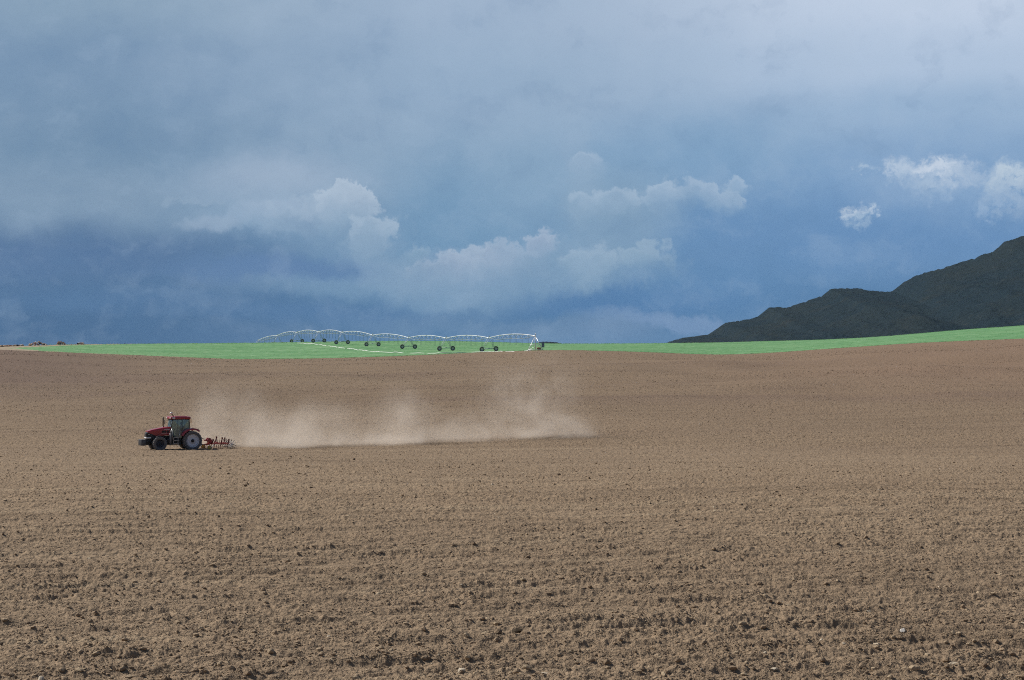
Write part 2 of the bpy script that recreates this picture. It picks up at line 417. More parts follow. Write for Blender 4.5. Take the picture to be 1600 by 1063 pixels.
# ------------------------------------------------------------------ ground materials
def soil_material(name='ploughed_soil', clod=False):
    m = bpy.data.materials.new(name); m.use_nodes = True; k = NT(m.node_tree); bs = k.n['Principled BSDF']
    bs.inputs['Roughness'].default_value = 0.95; bs.inputs['Specular IOR Level'].default_value = 0.12
    P = k.n.new('ShaderNodeNewGeometry').outputs['Position']
    px, py, pz = k.sep(P)
    P2 = k.comb(px, py, 0.0)
    big = k.noise(P2, 0.022, 4, 0.55); med = k.noise(P2, 0.16, 5, 0.6); fine = k.noise(P2, 2.2, 6, 0.68)
    sp = k.noise(P2, 0.9, 3, 0.8)
    grain = k.noise(P, 14.0, 4, 0.7)
    # rows left by the plough
    n = k.n.new('ShaderNodeVectorRotate'); n.rotation_type = 'Z_AXIS'; k.put(n.inputs['Vector'], P2); n.inputs['Angle'].default_value = math.radians(-17)
    rows = k.noise(k.vec('MULTIPLY', n.outputs[0], (0.012, 0.42, 0)), 1.0, 4, 0.6)
    c = k.mix(k.mr(big, 0.3, 0.7), SOIL_A, SOIL_B)
    c = k.mix(k.math('MULTIPLY', k.mr(med, 0.4, 0.75), 0.4), c, SOIL_C)
    c = k.mix(k.math('MULTIPLY', k.mr(rows, 0.52, 0.72), 0.45), c, SOIL_D)
    c = k.mix(k.math('MULTIPLY', k.mr(rows, 0.46, 0.28), 0.45), c, SOIL_L)
    rows2 = k.noise(k.vec('MULTIPLY', n.outputs[0], (0.005, 0.075, 0)), 1.0, 4, 0.6)
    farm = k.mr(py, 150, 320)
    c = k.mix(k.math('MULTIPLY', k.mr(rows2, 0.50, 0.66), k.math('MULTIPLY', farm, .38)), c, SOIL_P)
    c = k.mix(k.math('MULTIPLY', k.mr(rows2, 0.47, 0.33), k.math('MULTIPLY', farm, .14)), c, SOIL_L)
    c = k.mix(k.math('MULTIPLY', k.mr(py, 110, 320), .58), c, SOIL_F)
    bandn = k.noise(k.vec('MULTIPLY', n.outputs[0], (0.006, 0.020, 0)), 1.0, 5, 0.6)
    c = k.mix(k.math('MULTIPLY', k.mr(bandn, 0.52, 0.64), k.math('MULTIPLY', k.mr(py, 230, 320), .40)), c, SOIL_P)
    # darker purplish brown on the slope to the far left, redder earth far right
    lf = k.math('MULTIPLY', k.mr(k.math('DIVIDE', px, k.math('MAXIMUM', py, 10.0)), -0.13, -0.26), k.mr(py, 260, 400))
    c = k.mix(k.math('MULTIPLY', lf, 0.85), c, SOIL_P)
    rt = k.math('MULTIPLY', k.mr(k.math('DIVIDE', px, k.math('MAXIMUM', py, 10.0)), 0.02, 0.22), k.mr(py, 230, 420))
    c = k.mix(k.math('MULTIPLY', rt, 0.45), c, SOIL_R)
    c = k.mix(k.mr(fine, 0.38, 0.16, 0, .75), c, SOIL_D)
    c = k.mix(k.mr(fine, 0.62, 0.80, 0, .7), c, SOIL_L)
    c = k.mix(k.mr(sp, 0.69, 0.74, 0, .8), c, (0.50, 0.42, 0.30, 1))
    c = k.mix(k.mr(sp, 0.33, 0.27, 0, .75), c, (0.06, 0.042, 0.03, 1))
    c = k.mix(k.mr(grain, 0.3, 0.75, 0, .35), c, SOIL_L)
    if clod:
        ri = k.n.new('ShaderNodeNewGeometry').outputs['Random Per Island']
        c = k.mix(k.mr(ri, .55, .95, 0, .85, smooth=False), c, SOIL_L)
        c = k.mix(k.mr(ri, .988, .99, 0, .85, smooth=False), c, (0.60, 0.52, 0.40, 1))
        c = k.mix(k.mr(ri, .25, 0.0, 0, .45, smooth=False), c, SOIL_D)
    k.put(bs.inputs['Base Color'], c)
    b = k.n.new('ShaderNodeBump'); b.inputs['Strength'].default_value = 1.0; b.inputs['Distance'].default_value = 0.30
    if clod: b.inputs['Distance'].default_value = 0.03; hgt = k.noise(P, 22.0, 4, 0.6)
    else:
        hgt = k.math('ADD', k.math('MULTIPLY', k.noise(P2, 3.2, 5, 0.7), 0.8), k.math('MULTIPLY', sp, 1.0))
    k.put(b.inputs['Height'], hgt); k.put(bs.inputs['Normal'], b.outputs[0])
    return m
SOIL_F = (0.152, 0.104, 0.071, 1)
SOIL_A = (0.292, 0.210, 0.138, 1); SOIL_B = (0.245, 0.173, 0.113, 1); SOIL_C = (0.325, 0.238, 0.158, 1)
SOIL_D = (0.095, 0.063, 0.040, 1); SOIL_L = (0.42, 0.325, 0.215, 1); SOIL_P = (0.135, 0.088, 0.072, 1); SOIL_R = (0.22, 0.132, 0.092, 1)
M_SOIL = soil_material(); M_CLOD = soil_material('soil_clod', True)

def crop_material():
    m = bpy.data.materials.new('young_green_crop'); m.use_nodes = True; k = NT(m.node_tree); bs = k.n['Principled BSDF']
    bs.inputs['Roughness'].default_value = 0.8; bs.inputs['Specular IOR Level'].default_value = 0.2
    P = k.n.new('ShaderNodeNewGeometry').outputs['Position']; px, py, pz = k.sep(P); P2 = k.comb(px, py, 0.0)
    a = k.noise(P2, 0.035, 4, 0.55); f = k.noise(k.vec('MULTIPLY', P2, (1, .35, 1)), 0.9, 5, 0.7); r = k.noise(k.vec('MULTIPLY', P2, (0.03, 0.25, 0)), 1.0, 4, 0.6)
    c = k.mix(k.mr(a, 0.3, 0.7), (0.095, 0.250, 0.090, 1), (0.155, 0.310, 0.130, 1))
    c = k.mix(k.mr(r, 0.5, 0.75, 0, .5), c, (0.17, 0.31, 0.165, 1))
    pt = k.noise(k.vec('MULTIPLY', P2, (0.35, 0.06, 0)), 1.0, 6, 0.7)
    c = k.mix(k.mr(pt, 0.52, 0.66, 0, .7), c, (0.24, 0.38, 0.20, 1))
    c = k.mix(k.mr(pt, 0.46, 0.32, 0, .65), c, (0.06, 0.17, 0.06, 1))
    c = k.mix(k.mr(f, 0.55, 0.75, 0, .5), c, (0.19, 0.34, 0.18, 1))
    c = k.mix(k.mr(f, 0.45, 0.25, 0, .5), c, (0.055, 0.15, 0.06, 1))
    k.put(bs.inputs['Base Color'], c)
    b = k.n.new('ShaderNodeBump'); b.inputs['Strength'].default_value = 0.8; b.inputs['Distance'].default_value = 0.12
    k.put(b.inputs['Height'], k.noise(P2, 1.6, 4, 0.7)); k.put(bs.inputs['Normal'], b.outputs[0])
    return m
M_CROP = crop_material()
M_STRAW = mat('dry_grass', (0.29, 0.225, 0.145), 0.95, var=0.35, vscale=0.8)
M_PLAIN = mat('far_plain', (0.10, 0.12, 0.08), 0.95, var=0.3, vscale=0.01)

# ------------------------------------------------------------------ ploughed field
def zrow(d): return np.interp(d, _fd, _fz)
dd = np.linspace(30, D0, 60000); yd = H - F * zrow(dd) / dd
ys = [1150.0]
while ys[-1] > yd[-1] + 0.2: ys.append(ys[-1] - (0.42 if ys[-1] > 830 else 0.5))
d_near = np.interp(-np.array(ys), -yd, dd)
d_pre = np.array([0.5, 4, 8, 12, 16, 20, 24, 28])
d_pre = d_pre[d_pre < d_near[0] - 0.5]
us = np.concatenate([np.arange(-2400, -80, 12.0), np.arange(-80, 1680, 1.15), np.arange(1680, 4000, 12.0)])
s_far = np.linspace(0, 1, 230)[1:]; s_far = s_far * 0.75 + 0.25 * s_far**1.5
De = T_de(us)
Dg = np.concatenate([np.repeat(np.concatenate([d_pre, d_near])[:, None], len(us), 1),
                     D0 + (De[None, :] - D0) * s_far[:, None]], 0)
ca, sa = math.cos(math.radians(17)), math.sin(math.radians(17))
def ridge(X, Y):
    b = -X * sa + Y * ca; b = b + 0.22 * perlin(X / 7, Y / 5, 44)
    r = np.sin(2 * np.pi * b / 1.05); return (0.5 + 0.5 * r) ** 1.4 * (0.65 + 0.5 * perlin(X / 6, Y / 1.1, 45)) + 0.35 * np.sin(2 * np.pi * b / 3.15 + 1)
def soil_micro(X, Y):
    # clod sized roughness; drawn along the working direction in places
    a = X * ca + Y * sa; b = -X * sa + Y * ca
    rough = 0.9 + 0.55 * np.clip(fbm(X / 9, Y / 7, 3, 40), -0.6, 0.8)
    n1 = fbm(a / 0.9, b / 0.55, 2, 11); n2 = perlin(a / 0.30, b / 0.24, 14); n3 = perlin(X / 0.13, Y / 0.12, 17); n4 = perlin(X / 0.055, Y / 0.055, 19)
    rows = perlin(a / 14, b / 0.85, 23)
    n5 = perlin(X / 0.028, Y / 0.04, 27)
    h = 0.045 * n1 + 0.050 * np.maximum(n2, -0.15) * rough + 0.036 * np.maximum(n3, -0.2) * rough + 0.014 * n4 * rough + 0.005 * n5 + 0.035 * rows + 0.165 * ridge(X, Y) * np.clip((190 - Y) / 90, 0.3, 1)
    return h * np.clip(Y / 12, 0, 1) * (1 - 0.5 * np.clip((Y - 250) / 250, 0, 1))
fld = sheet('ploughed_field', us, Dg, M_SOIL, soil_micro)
tag(fld, kind='structure')

# ------------------------------------------------------------------ green field, grass margins, plain beyond
cols = np.concatenate([np.arange(-2400, -80, 16.0), np.arange(-80, 1680, 2.2), np.arange(1680, 4000, 16.0)])
de, dc = T_de(cols), T_dc(cols)
ta = np.interp(cols, [-400, 0, 20, 35, 60, 100, 250, 380, 430], [.5, .5, .47, .28, .11, .04, .018, .006, .002])
tb = np.interp(cols, [-400, 0, 20, 35, 60, 100, 150, 200, 260], [.502, .502, .52, .60, .72, .86, .93, .975, .996])
def band(t0, t1, n):
    s = np.linspace(0, 1, n)[:, None]; t = t0[None, :] + (t1 - t0)[None, :] * s
    return de[None, :] + (dc - de)[None, :] * t
mic = lambda A: (lambda X, Y: A * (perlin(X / 0.8, Y / 2.0, 31) + 0.8 * perlin(X / 3, Y / 6, 33)))
tag(sheet('grass_margin', cols, band(ta * 0, ta, 8), M_STRAW, mic(.10)), kind='structure')
tag(sheet('green_field', cols, band(ta, tb, 90), M_CROP, mic(.09)), kind='structure')
# crest margin: dry grass on the left, crop elsewhere
lc = cols <= 262
def band_c(c, t0, t1, n):
    a, b = T_de(c), T_dc(c); s = np.linspace(0, 1, n)[:, None]; return a[None, :] + (b - a)[None, :] * (t0[None, :] + (t1 - t0)[None, :] * s)
tag(sheet('grass_verge', cols[lc], band_c(cols[lc], tb[lc], tb[lc] * 0 + 1, 8), M_STRAW, mic(.12)), kind='structure')
rc_ = cols >= cols[lc][-1]
sA = np.concatenate([[0], np.linspace(0, 1, 40) ** 1.3])
c2 = cols
st = np.where(c2 <= cols[lc][-1], 1.0, tb)
back = T_dc(c2)[None, :] + np.linspace(0, 1, 60)[:, None] ** 1.4 * 520
first = T_de(c2) + (T_dc(c2) - T_de(c2)) * st
Db = np.concatenate([first[None, :], back], 0); Db[0] = np.minimum(Db[0], Db[1] - 0.01)
tag(sheet('field_beyond', c2, Db, M_CROP, mic(.09)), kind='structure')
rr_ = np.array([600, 1400, 3000, 6000, 12000.0])
th = np.linspace(-PI, PI, 61)
pv = np.stack([np.outer(rr_, np.sin(th)), np.outer(rr_, np.cos(th)), np.full((len(rr_), len(th)), -41.5)], -1).reshape(-1, 3)
tag(np_mesh('plain', pv, grid_faces(len(rr_), len(th)), M_PLAIN), kind='structure')

# ------------------------------------------------------------------ mountain
def mountain_material():
    m = bpy.data.materials.new('shaded_scrub'); m.use_nodes = True; k = NT(m.node_tree); bs = k.n['Principled BSDF']
    bs.inputs['Roughness'].default_value = 0.95; bs.inputs['Specular IOR Level'].default_value = 0.05
    P = k.n.new('ShaderNodeNewGeometry').outputs['Position']
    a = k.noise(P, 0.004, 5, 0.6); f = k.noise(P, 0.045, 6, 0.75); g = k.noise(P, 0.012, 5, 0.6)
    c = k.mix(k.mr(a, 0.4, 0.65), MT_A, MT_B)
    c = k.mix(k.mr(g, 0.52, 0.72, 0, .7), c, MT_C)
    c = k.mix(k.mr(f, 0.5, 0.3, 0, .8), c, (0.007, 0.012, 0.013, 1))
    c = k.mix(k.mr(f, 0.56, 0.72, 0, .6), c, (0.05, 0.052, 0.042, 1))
    k.put(bs.inputs['Base Color'], c)
    b = k.n.new('ShaderNodeBump'); b.inputs['Strength'].default_value = 0.7; b.inputs['Distance'].default_value = 14
    k.put(b.inputs['Height'], f); k.put(bs.inputs['Normal'], b.outputs[0])
    return m
MT_A = (0.011, 0.020, 0.026, 1); MT_B = (0.017, 0.023, 0.023, 1); MT_C = (0.024, 0.026, 0.022, 1)  # scrub colours darkened and blued: cloud shadow and haze are put into them
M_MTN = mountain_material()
DM = 5200.0
prof = [(1000, 541), (1030, 538), (1041, 535.8), (1067, 527.6), (1095, 524.5), (1110, 523), (1120, 520.6), (1126, 510), (1133, 504.5), (1150, 502), (1170, 499), (1191, 492.5), (1196, 485), (1202, 480.5), (1232, 479.8), (1262, 470), (1289, 460.6), (1296, 452), (1318, 450.5), (1339, 450), (1360, 454.5), (1380, 455.5), (1394, 455), (1412, 441), (1431, 430.6), (1465, 420.5), (1506, 409), (1544, 395), (1562, 385.8), (1569, 377.5), (1585, 373), (1600, 368), (1650, 352), (1720, 345), (1800, 318), (1950, 300), (2200, 330), (2500, 360), (3000, 430), (3600, 530)]
mu = np.concatenate([np.arange(960, 1700, 1.0), np.arange(1700, 3700, 10.0)])
mY = np.interp(mu, [p[0] for p in prof], [p[1] for p in prof])
Zr = (H - mY) / F * DM                                   # ridge height
sF = np.linspace(0, 1, 320); sB = np.linspace(0, 1, 30)[1:]
Xr = (mu - 800) / F * DM
foot = 1500 + 120 * fbm(Xr / 600, Xr * 0 + .3, 3, 50)
base_z = -42.0
Xs, Ys, Zs = [], [], []
hh = Zr - base_z
for s in sF:                                             # from the foot up to the ridge
    Y = DM - foot * (1 - s)
    X = Xr.copy()
    gul = fbm(X / 260 + 0.8 * s, Y * 0 + s * 1.6, 4, 60) * 0.30 * np.sin(PI * min(s, 1)) ** 0.8
    sh = s ** 0.92 + gul * (1 - s)
    z = base_z + hh * sh + (fbm(X / 34, Y / 34, 4, 70, .6) * 4.5) * (0.35 + 0.65 * (1 - s)) * np.clip(hh / 60, 0, 1)
    z = np.minimum(z, (base_z + hh) * 1.0 + fbm(X / 30, Y / 30, 4, 71, .75) * 6.0 * np.clip(hh / 90, 0.25, 1) + fbm(X / 9, Y / 9, 2, 73) * 3.2 * np.clip(hh / 90, 0.3, 1))
    Xs.append(X); Ys.append(Y); Zs.append(z)
for s in sB:
    Y = DM + 2500 * s + 0 * Xr
    Xs.append(Xr); Ys.append(Y); Zs.append(base_z + hh * (1 - s) ** 1.6)
MV = np.stack([np.array(Xs), np.array(Ys), np.array(Zs)], -1)
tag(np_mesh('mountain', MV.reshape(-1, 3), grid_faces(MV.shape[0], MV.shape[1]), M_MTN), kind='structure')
# a low dark rise far off behind the pivot point
lx = np.linspace(-1, 1, 90); ly = np.linspace(-1, 1, 20)
LX, LY = np.meshgrid(lx, ly)
lz = np.clip(1 - np.abs(LX) ** 2.2, 0, 1) * np.cos(LY * PI / 2) * 11.6 * (1 + .12 * perlin(LX * 9, LY * 3, 80))
lv = np.stack([75 + LX * 48, 4200 + LY * 300, -1.2 + lz - 3.5 * 0], -1)
lv[..., 2] = np.where(lz > 0.05, lv[..., 2], -42)
tag(np_mesh('distant_hill', lv.reshape(-1, 3), grid_faces(20, 90), M_MTN), kind='structure')

#@@OBJECTS@@
# ------------------------------------------------------------------ object materials
M_RED = mat('red_paint', (0.36, 0.011, 0.026), 0.32, coat=0.5, dirt=(0.30, 0.20, 0.14), dirt_amt=0.10)
M_DRED = mat('worn_red_paint', (0.33, 0.022, 0.02), 0.6, dirt=(0.22, 0.13, 0.09), dirt_amt=0.45)
M_DKRED = mat('dark_red_paint', (0.12, 0.018, 0.016), 0.6, dirt=(0.2, 0.13, 0.09), dirt_amt=0.3)
M_BLACK = mat('black_paint', (0.012, 0.013, 0.016), 0.5, dirt=(0.10, 0.075, 0.055), dirt_amt=0.12)
M_GRILLE = mat('grille_black', (0.012, 0.014, 0.018), 0.35)
M_TYRE = mat('tyre_rubber', (0.12, 0.122, 0.13), 0.85, dirt=(0.17, 0.15, 0.14), dirt_amt=0.45)
M_LUG = mat('tyre_lug', (0.26, 0.25, 0.24), 0.8, dirt=(0.32, 0.28, 0.24), dirt_amt=0.8)
M_RIM = mat('grey_rim', (0.78, 0.80, 0.86), 0.45, metal=0.0, dirt=(0.25, 0.21, 0.18), dirt_amt=0.3)
M_DRIM = mat('dark_rim', (0.03, 0.032, 0.05), 0.5)
M_STEEL = mat('bare_steel', (0.55, 0.55, 0.56), 0.4, metal=0.7, var=0.15)
M_TANK = mat('dusty_grey_tank', (0.22, 0.21, 0.21), 0.6)
M_GREY = mat('cast_weight', (0.065, 0.068, 0.078), 0.55, dirt=(0.2, 0.16, 0.13), dirt_amt=0.15)
M_LAMP = mat('lamp_lens', (0.82, 0.82, 0.80), 0.15)
M_WHITE = mat('white_paint', (0.80, 0.79, 0.75), 0.45)
M_ORANGE = mat('orange_lens', (0.85, 0.33, 0.05), 0.3)
M_YELLOW = mat('yellow_paint', (0.60, 0.45, 0.05), 0.5, dirt=(0.25, 0.18, 0.12), dirt_amt=0.5)
M_GALV = mat('galvanised_steel', (0.74, 0.77, 0.80), 0.42, metal=0.25, var=0.08, vscale=0.5)
M_ROD = mat('dull_galvanised', (0.50, 0.54, 0.58), 0.5, metal=0.3)
M_HOSE = mat('drop_hose', (0.26, 0.31, 0.40), 0.6)
M_BOX = mat('blue_grey_box', (0.16, 0.23, 0.30), 0.5)
M_RUST = mat('rusty_brown', (0.26, 0.13, 0.08), 0.8, var=0.3)
M_SKIN = mat('skin', (0.42, 0.24, 0.16), 0.6); M_SHIRT = mat('blue_grey_shirt', (0.16, 0.22, 0.30), 0.85)
M_CAP = mat('dark_cap', (0.03, 0.035, 0.05), 0.9); M_SEAT = mat('seat_cloth', (0.03, 0.03, 0.035), 0.9)
def glass_mat():
    m = bpy.data.materials.new('tinted_glass'); m.use_nodes = True; k = NT(m.node_tree); k.n.clear()
    t = k.n.new('ShaderNodeBsdfTransparent'); t.inputs[0].default_value = (0.50, 0.66, 0.66, 1)
    g = k.n.new('ShaderNodeBsdfGlossy'); g.inputs[0].default_value = (0.75, 0.85, 0.86, 1); g.inputs['Roughness'].default_value = 0.04
    d = k.n.new('ShaderNodeBsdfDiffuse'); d.inputs[0].default_value = (0.22, 0.34, 0.36, 1)      # dull blue green layer over the panes
    x = k.n.new('ShaderNodeMixShader'); x.inputs[0].default_value = 0.38; k.l.new(t.outputs[0], x.inputs[1]); k.l.new(d.outputs[0], x.inputs[2])
    fr = k.n.new('ShaderNodeFresnel'); fr.inputs[0].default_value = 1.6
    y = k.n.new('ShaderNodeMixShader'); k.l.new(k.math('MULTIPLY_ADD', fr.outputs[0], 0.9, 0.08), y.inputs[0]); k.l.new(x.outputs[0], y.inputs[1]); k.l.new(g.outputs[0], y.inputs[2])
    o = k.n.new('ShaderNodeOutputMaterial'); k.l.new(y.outputs[0], o.inputs[0])
    return m
M_GLASS = glass_mat()

def loft(mb, secs, axis='X', mi=0, cap=True):
    """secs: (x, half width, z bottom, z top, corner radius)"""
    n = 0; vs = []; fs = []
    for (x, w, zb, zt, r) in secs:
        ring = []
        r = min(r, w * 0.9, (zt - zb) * 0.6)
        for k in range(5):
            a = k / 4 * PI / 2; ring.append((x, w - r + r * math.cos(a), zt - r + r * math.sin(a)))
        for k in range(5):
            a = PI / 2 + k / 4 * PI / 2; ring.append((x, -w + r + r * math.cos(a), zt - r + r * math.sin(a)))
        ring += [(x, -w, zb), (x, w, zb)]
        n = len(ring); vs += ring
    for i in range(len(secs) - 1):
        for j in range(n):
            k = (j + 1) % n; fs.append((i * n + j, i * n + k, (i + 1) * n + k, (i + 1) * n + j))
    if cap: fs.append(tuple(range(n))[::-1]); fs.append(tuple((len(secs) - 1) * n + j for j in range(n)))
    mb.add(vs, fs, False, mi); return mb

def make_tyre(R, w, rim_r, lugs, parent, side, rim_mat, label=None):
    """side: +1 outer face towards +y"""
    wh = empty('wheel'); wh.parent = parent
    t = MB(); h = w / 2
    t.lathe([(rim_r, -h * .72), (rim_r + .05, -h * .86), (R * .80, -h), (R * .93, -h * .93), (R * .965, -h * .6), (R * .97, 0), (R * .965, h * .6), (R * .93, h * .93), (R * .80, h), (rim_r + .05, h * .86), (rim_r, h * .72)], 56, 'Y', close=True)
    for i in range(lugs):                                   # slanting tread bars, left and right half in turn
        for sd_ in (-1, 1):
            a0 = 2 * PI * (i + (0.5 if sd_ > 0 else 0)) / lugs; vs = []
            for j in range(4):
                f = j / 3; a = a0 + f * 0.20 * (0.96 / R); y = sd_ * h * (0.02 + 0.99 * f)
                ro = R * (1.0 if f < 0.8 else 0.975); ri = R * (0.95 if f < 0.8 else 0.885); da = 0.032 * (0.96 / R) * (1.2 - .2 * f)
                for (rr, aa) in ((ri, a - da * 1.3), (ro, a - da), (ro, a + da), (ri, a + da * 1.3)): vs.append((rr * math.cos(aa), y, rr * math.sin(aa)))
            fs = [(0, 1, 2, 3), (12, 15, 14, 13)]
            for j in range(3):
                for m_ in range(4): p, q_ = j * 4 + m_, j * 4 + (m_ + 1) % 4; fs.append((p, q_, q_ + 4, p + 4))
            t.add(vs, fs, False, 1)
    t.build('tyre', [M_TYRE, M_LUG], wh)
    r = MB(); s = side
    r.lathe([(rim_r + .02, s * h * .80), (rim_r + .025, s * h * .70), (rim_r - .03, s * h * .66), (rim_r - .05, s * h * .3), (rim_r * .88, s * h * .05), (rim_r * .84, s * h * .05), (rim_r * .80, s * h * .42), (rim_r * .74, s * h * .42), (rim_r * .52, s * h * .02), (rim_r * .42, s * h * .02), (rim_r * .36, s * h * .36), (.0001, s * h * .36)], 40, 'Y')
    r.lathe([(rim_r + .02, -s * h * .80), (rim_r - .03, -s * h * .6), (rim_r * .8, -s * h * .3), (.0001, -s * h * .3)], 40, 'Y')
    for i in range(8):
        a = 2 * PI * i / 8; c = (rim_r * .46 * math.cos(a), s * h * .11, rim_r * .46 * math.sin(a))
        r.lathe([(.022, 0), (.022, s * .035), (.0001, s * .035)], 6, 'Y', c)
    r.build('rim', rim_mat, wh)
    hb = MB(); hb.lathe([(rim_r * .26, s * h * .3), (rim_r * .24, s * h * .62), (rim_r * .10, s * h * .68), (.0001, s * h * .68)], 20, 'Y'); hb.build('hub', M_BLACK, wh)
    return wh

# ------------------------------------------------------------------ tractor
HEAD = math.radians(205)
tx, ty = (296.0 - 800) / F * 200.7, 200.7
fwd = Vector((math.cos(HEAD), math.sin(HEAD), 0)); lft = Vector((-math.sin(HEAD), math.cos(HEAD), 0))
def gmicro(x, y): return float(soil_micro(np.array([x]), np.array([y]))[0])
def placed(px, py, ax=3.3, sink=0.05):
    """matrix that stands something with its long axis on the slope"""
    z0 = g1(px, py); z1 = g1(px + fwd.x * ax, py + fwd.y * ax)
    f = Vector((fwd.x * ax, fwd.y * ax, z1 - z0)).normalized(); l = lft.copy(); u = f.cross(l).normalized()
    M = Matrix((f, l, u)).transposed().to_4x4(); M.translation = Vector((px, py, z0 - sink)); return M
def build_tractor():
    root = empty('tractor'); root.matrix_world = placed(tx, ty)
    tag(root, 'red farm tractor with glazed cab and front weights, pulling a red cultivator over bare soil', 'tractor')
    for s in (1, -1):
        w = make_tyre(0.97, 0.62, 0.66, 22, root, s, M_RIM); w.location = (0, s * 1.03, 0.95)
        w = make_tyre(0.715, 0.46, 0.40, 18, root, s, M_DRIM); w.location = (3.3, s * 0.93, 0.70); w.rotation_euler = (0, 0.2, 0)
    # chassis, axles, engine
    c = MB(); c.box((-0.55, -.30, .55), (2.0, .30, 1.35), .04); c.box((2.0, -.27, .62), (4.1, .27, 1.45), .04)
    c.box((-.22, -.95, .75), (.22, .95, 1.15), .06); c.box((3.15, -.85, .58), (3.45, .85, .82), .05)
    c.box((4.0, -.33, .55), (4.7, .33, 1.12), .04); c.box((3.0, -.42, .95), (3.9, .42, 1.45), .05); c.build('chassis', M_BLACK, root)
    hd = MB()
    loft(hd, [(1.98, .50, 1.52, 2.34, .20), (2.5, .51, 1.50, 2.33, .20), (3.1, .50, 1.46, 2.24, .19), (3.6, .48, 1.48, 2.15, .17), (4.0, .46, 1.66, 2.06, .14), (4.40, .41, 1.80, 1.93, .06)])
    hood = hd.build('hood', M_RED, root)
    for s in (1, -1):
        hs = MB(); hs.box((2.15, s * .505 - .006, 2.07), (2.75, s * .505 + .006, 2.12)); hs.build('side_stripe', M_STEEL, hood)
        hs = MB(); hs.box((2.2, s * .512 - .004, 1.70), (3.05, s * .508 + .004, 1.725)); hs.build('side_stripe', M_STEEL, hood)
        vent = MB(); vent.box((2.22, s * .506 - .003, 1.765), (2.98, s * .506 + .003, 1.985))
        for i in range(7): vent.box((2.25 + i * .1, s * .508 - .006, 1.78), (2.30 + i * .1, s * .508 + .006, 1.97))
        vent.build('side_vent', M_BLACK, hood)
    gr = MB(); loft(gr, [(3.35, .41, 1.18, 1.60, .06), (3.9, .42, 1.16, 1.72, .10), (4.2, .415, 1.15, 1.80, .08), (4.40, .39, 1.15, 1.83, .05), (4.52, .34, 1.18, 1.60, .05)]); g_ = gr.build('grille', M_GRILLE, root)
    ba = MB()
    for i in range(5): z = 1.40 + i * .075; ba.box((4.44, -.33, z), (4.54, .33, z + .018))
    ba.build('grille_bar', M_GREY, g_)
    em = MB(); em.box((4.50, -.07, 1.62), (4.53, .07, 1.70), .01); em.build('badge', M_STEEL, g_)
    em = MB(); em.box((4.2, .412, 1.60), (4.34, .424, 1.65)); em.build('badge', M_STEEL, g_)
    for s in (1, -1):
        hl = MB(); hl.box((4.05, s * .22 - .21, 1.20), (4.56, s * .22 + .21, 1.34), .03); hl.build('headlight', M_LAMP, root)
    wt = MB()
    for i in range(11): y = -.60 + i * .11; wt.box((4.62, y, .50), (5.08, y + .10, 1.10), .03)
    wt.box((4.6, -.5, .6), (4.7, .5, 1.0)); wt.build('front_weights', M_GREY, root)
    # cab
    cf = MB(); pr = .045
    for s in (1, -1):
        cf.tube([(2.06, s * .50, 1.55), (2.10, s * .60, 2.1), (1.92, s * .74, 3.10)], pr, 8)
        cf.tube([(1.02, s * .78, 1.5), (1.00, s * .82, 2.2), (1.0, s * .80, 3.10)], pr * .9, 8)
        cf.tube([(.30, s * .72, 1.9), (.24, s * .80, 2.4), (.26, s * .78, 3.10)], pr * 1.2, 8)
        cf.tube([(2.06, s * .50, 1.55), (1.55, s * .74, 1.20), (1.02, s * .78, 1.22), (.9, s * .78, 1.5), (.30, s * .74, 1.9)], pr, 8)
    for x, y, z in ((2.0, .7, 3.06), (.28, .76, 3.06), (.30, .7, 1.9), (2.06, .5, 1.6)): cf.tube([(x, -y, z), (x, y, z)], pr, 8)
    cf.build('cab_frame', M_BLACK, root)
    fl = MB(); fl.box((.35, -.70, 1.16), (1.95, .70, 1.24), .02); fl.box((.30, -.68, 1.2), (.62, .68, 1.85), .04); fl.box((1.72, -.46, 1.2), (2.05, .46, 1.95), .05); fl.build('cab_floor', M_BLACK, root)
    def pane(pts): g = MB(); g.add(pts, [tuple(range(len(pts)))]); return g.build('window', M_GLASS, root)
    pane([(2.08, -.50, 1.6), (2.08, .50, 1.6), (2.12, .60, 2.1), (1.94, .73, 3.06), (1.94, -.73, 3.06), (2.12, -.60, 2.1)])
    pane([(.27, -.72, 1.92), (.27, .72, 1.92), (.25, .77, 3.06), (.25, -.77, 3.06)])
    for s in (1, -1):
        d_ = MB(); d_.add([(2.04, s * .52, 1.58), (1.55, s * .755, 1.24), (1.03, s * .80, 1.26), (1.01, s * .83, 2.2), (1.01, s * .81, 3.06), (1.93, s * .75, 3.06), (2.10, s * .61, 2.1)], [tuple(range(7))])
        dr = d_.build('door', M_GLASS, root)
        hn = MB(); hn.tube([(1.12, s * .84, 1.95), (1.12, s * .90, 1.97), (1.12, s * .90, 2.15), (1.12, s * .84, 2.17)], .015, 6); hn.build('door_handle', M_BLACK, dr)
        pane([(.99, s * .83, 1.55), (.99, s * .83, 2.2), (.99, s * .81, 3.06), (.27, s * .79, 3.06), (.25, s * .81, 2.4), (.32, s * .74, 1.95)])
    rf = MB(); rf.box((.12, -.88, 3.10), (2.16, .88, 3.36), .09); rf.box((.4, -.6, 3.34), (1.7, .6, 3.40), .03); roof = rf.build('roof', M_RED, root)
    ru = MB(); ru.box((.2, -.82, 3.06), (2.1, .82, 3.12), .02); ru.build('headliner', M_BLACK, roof)
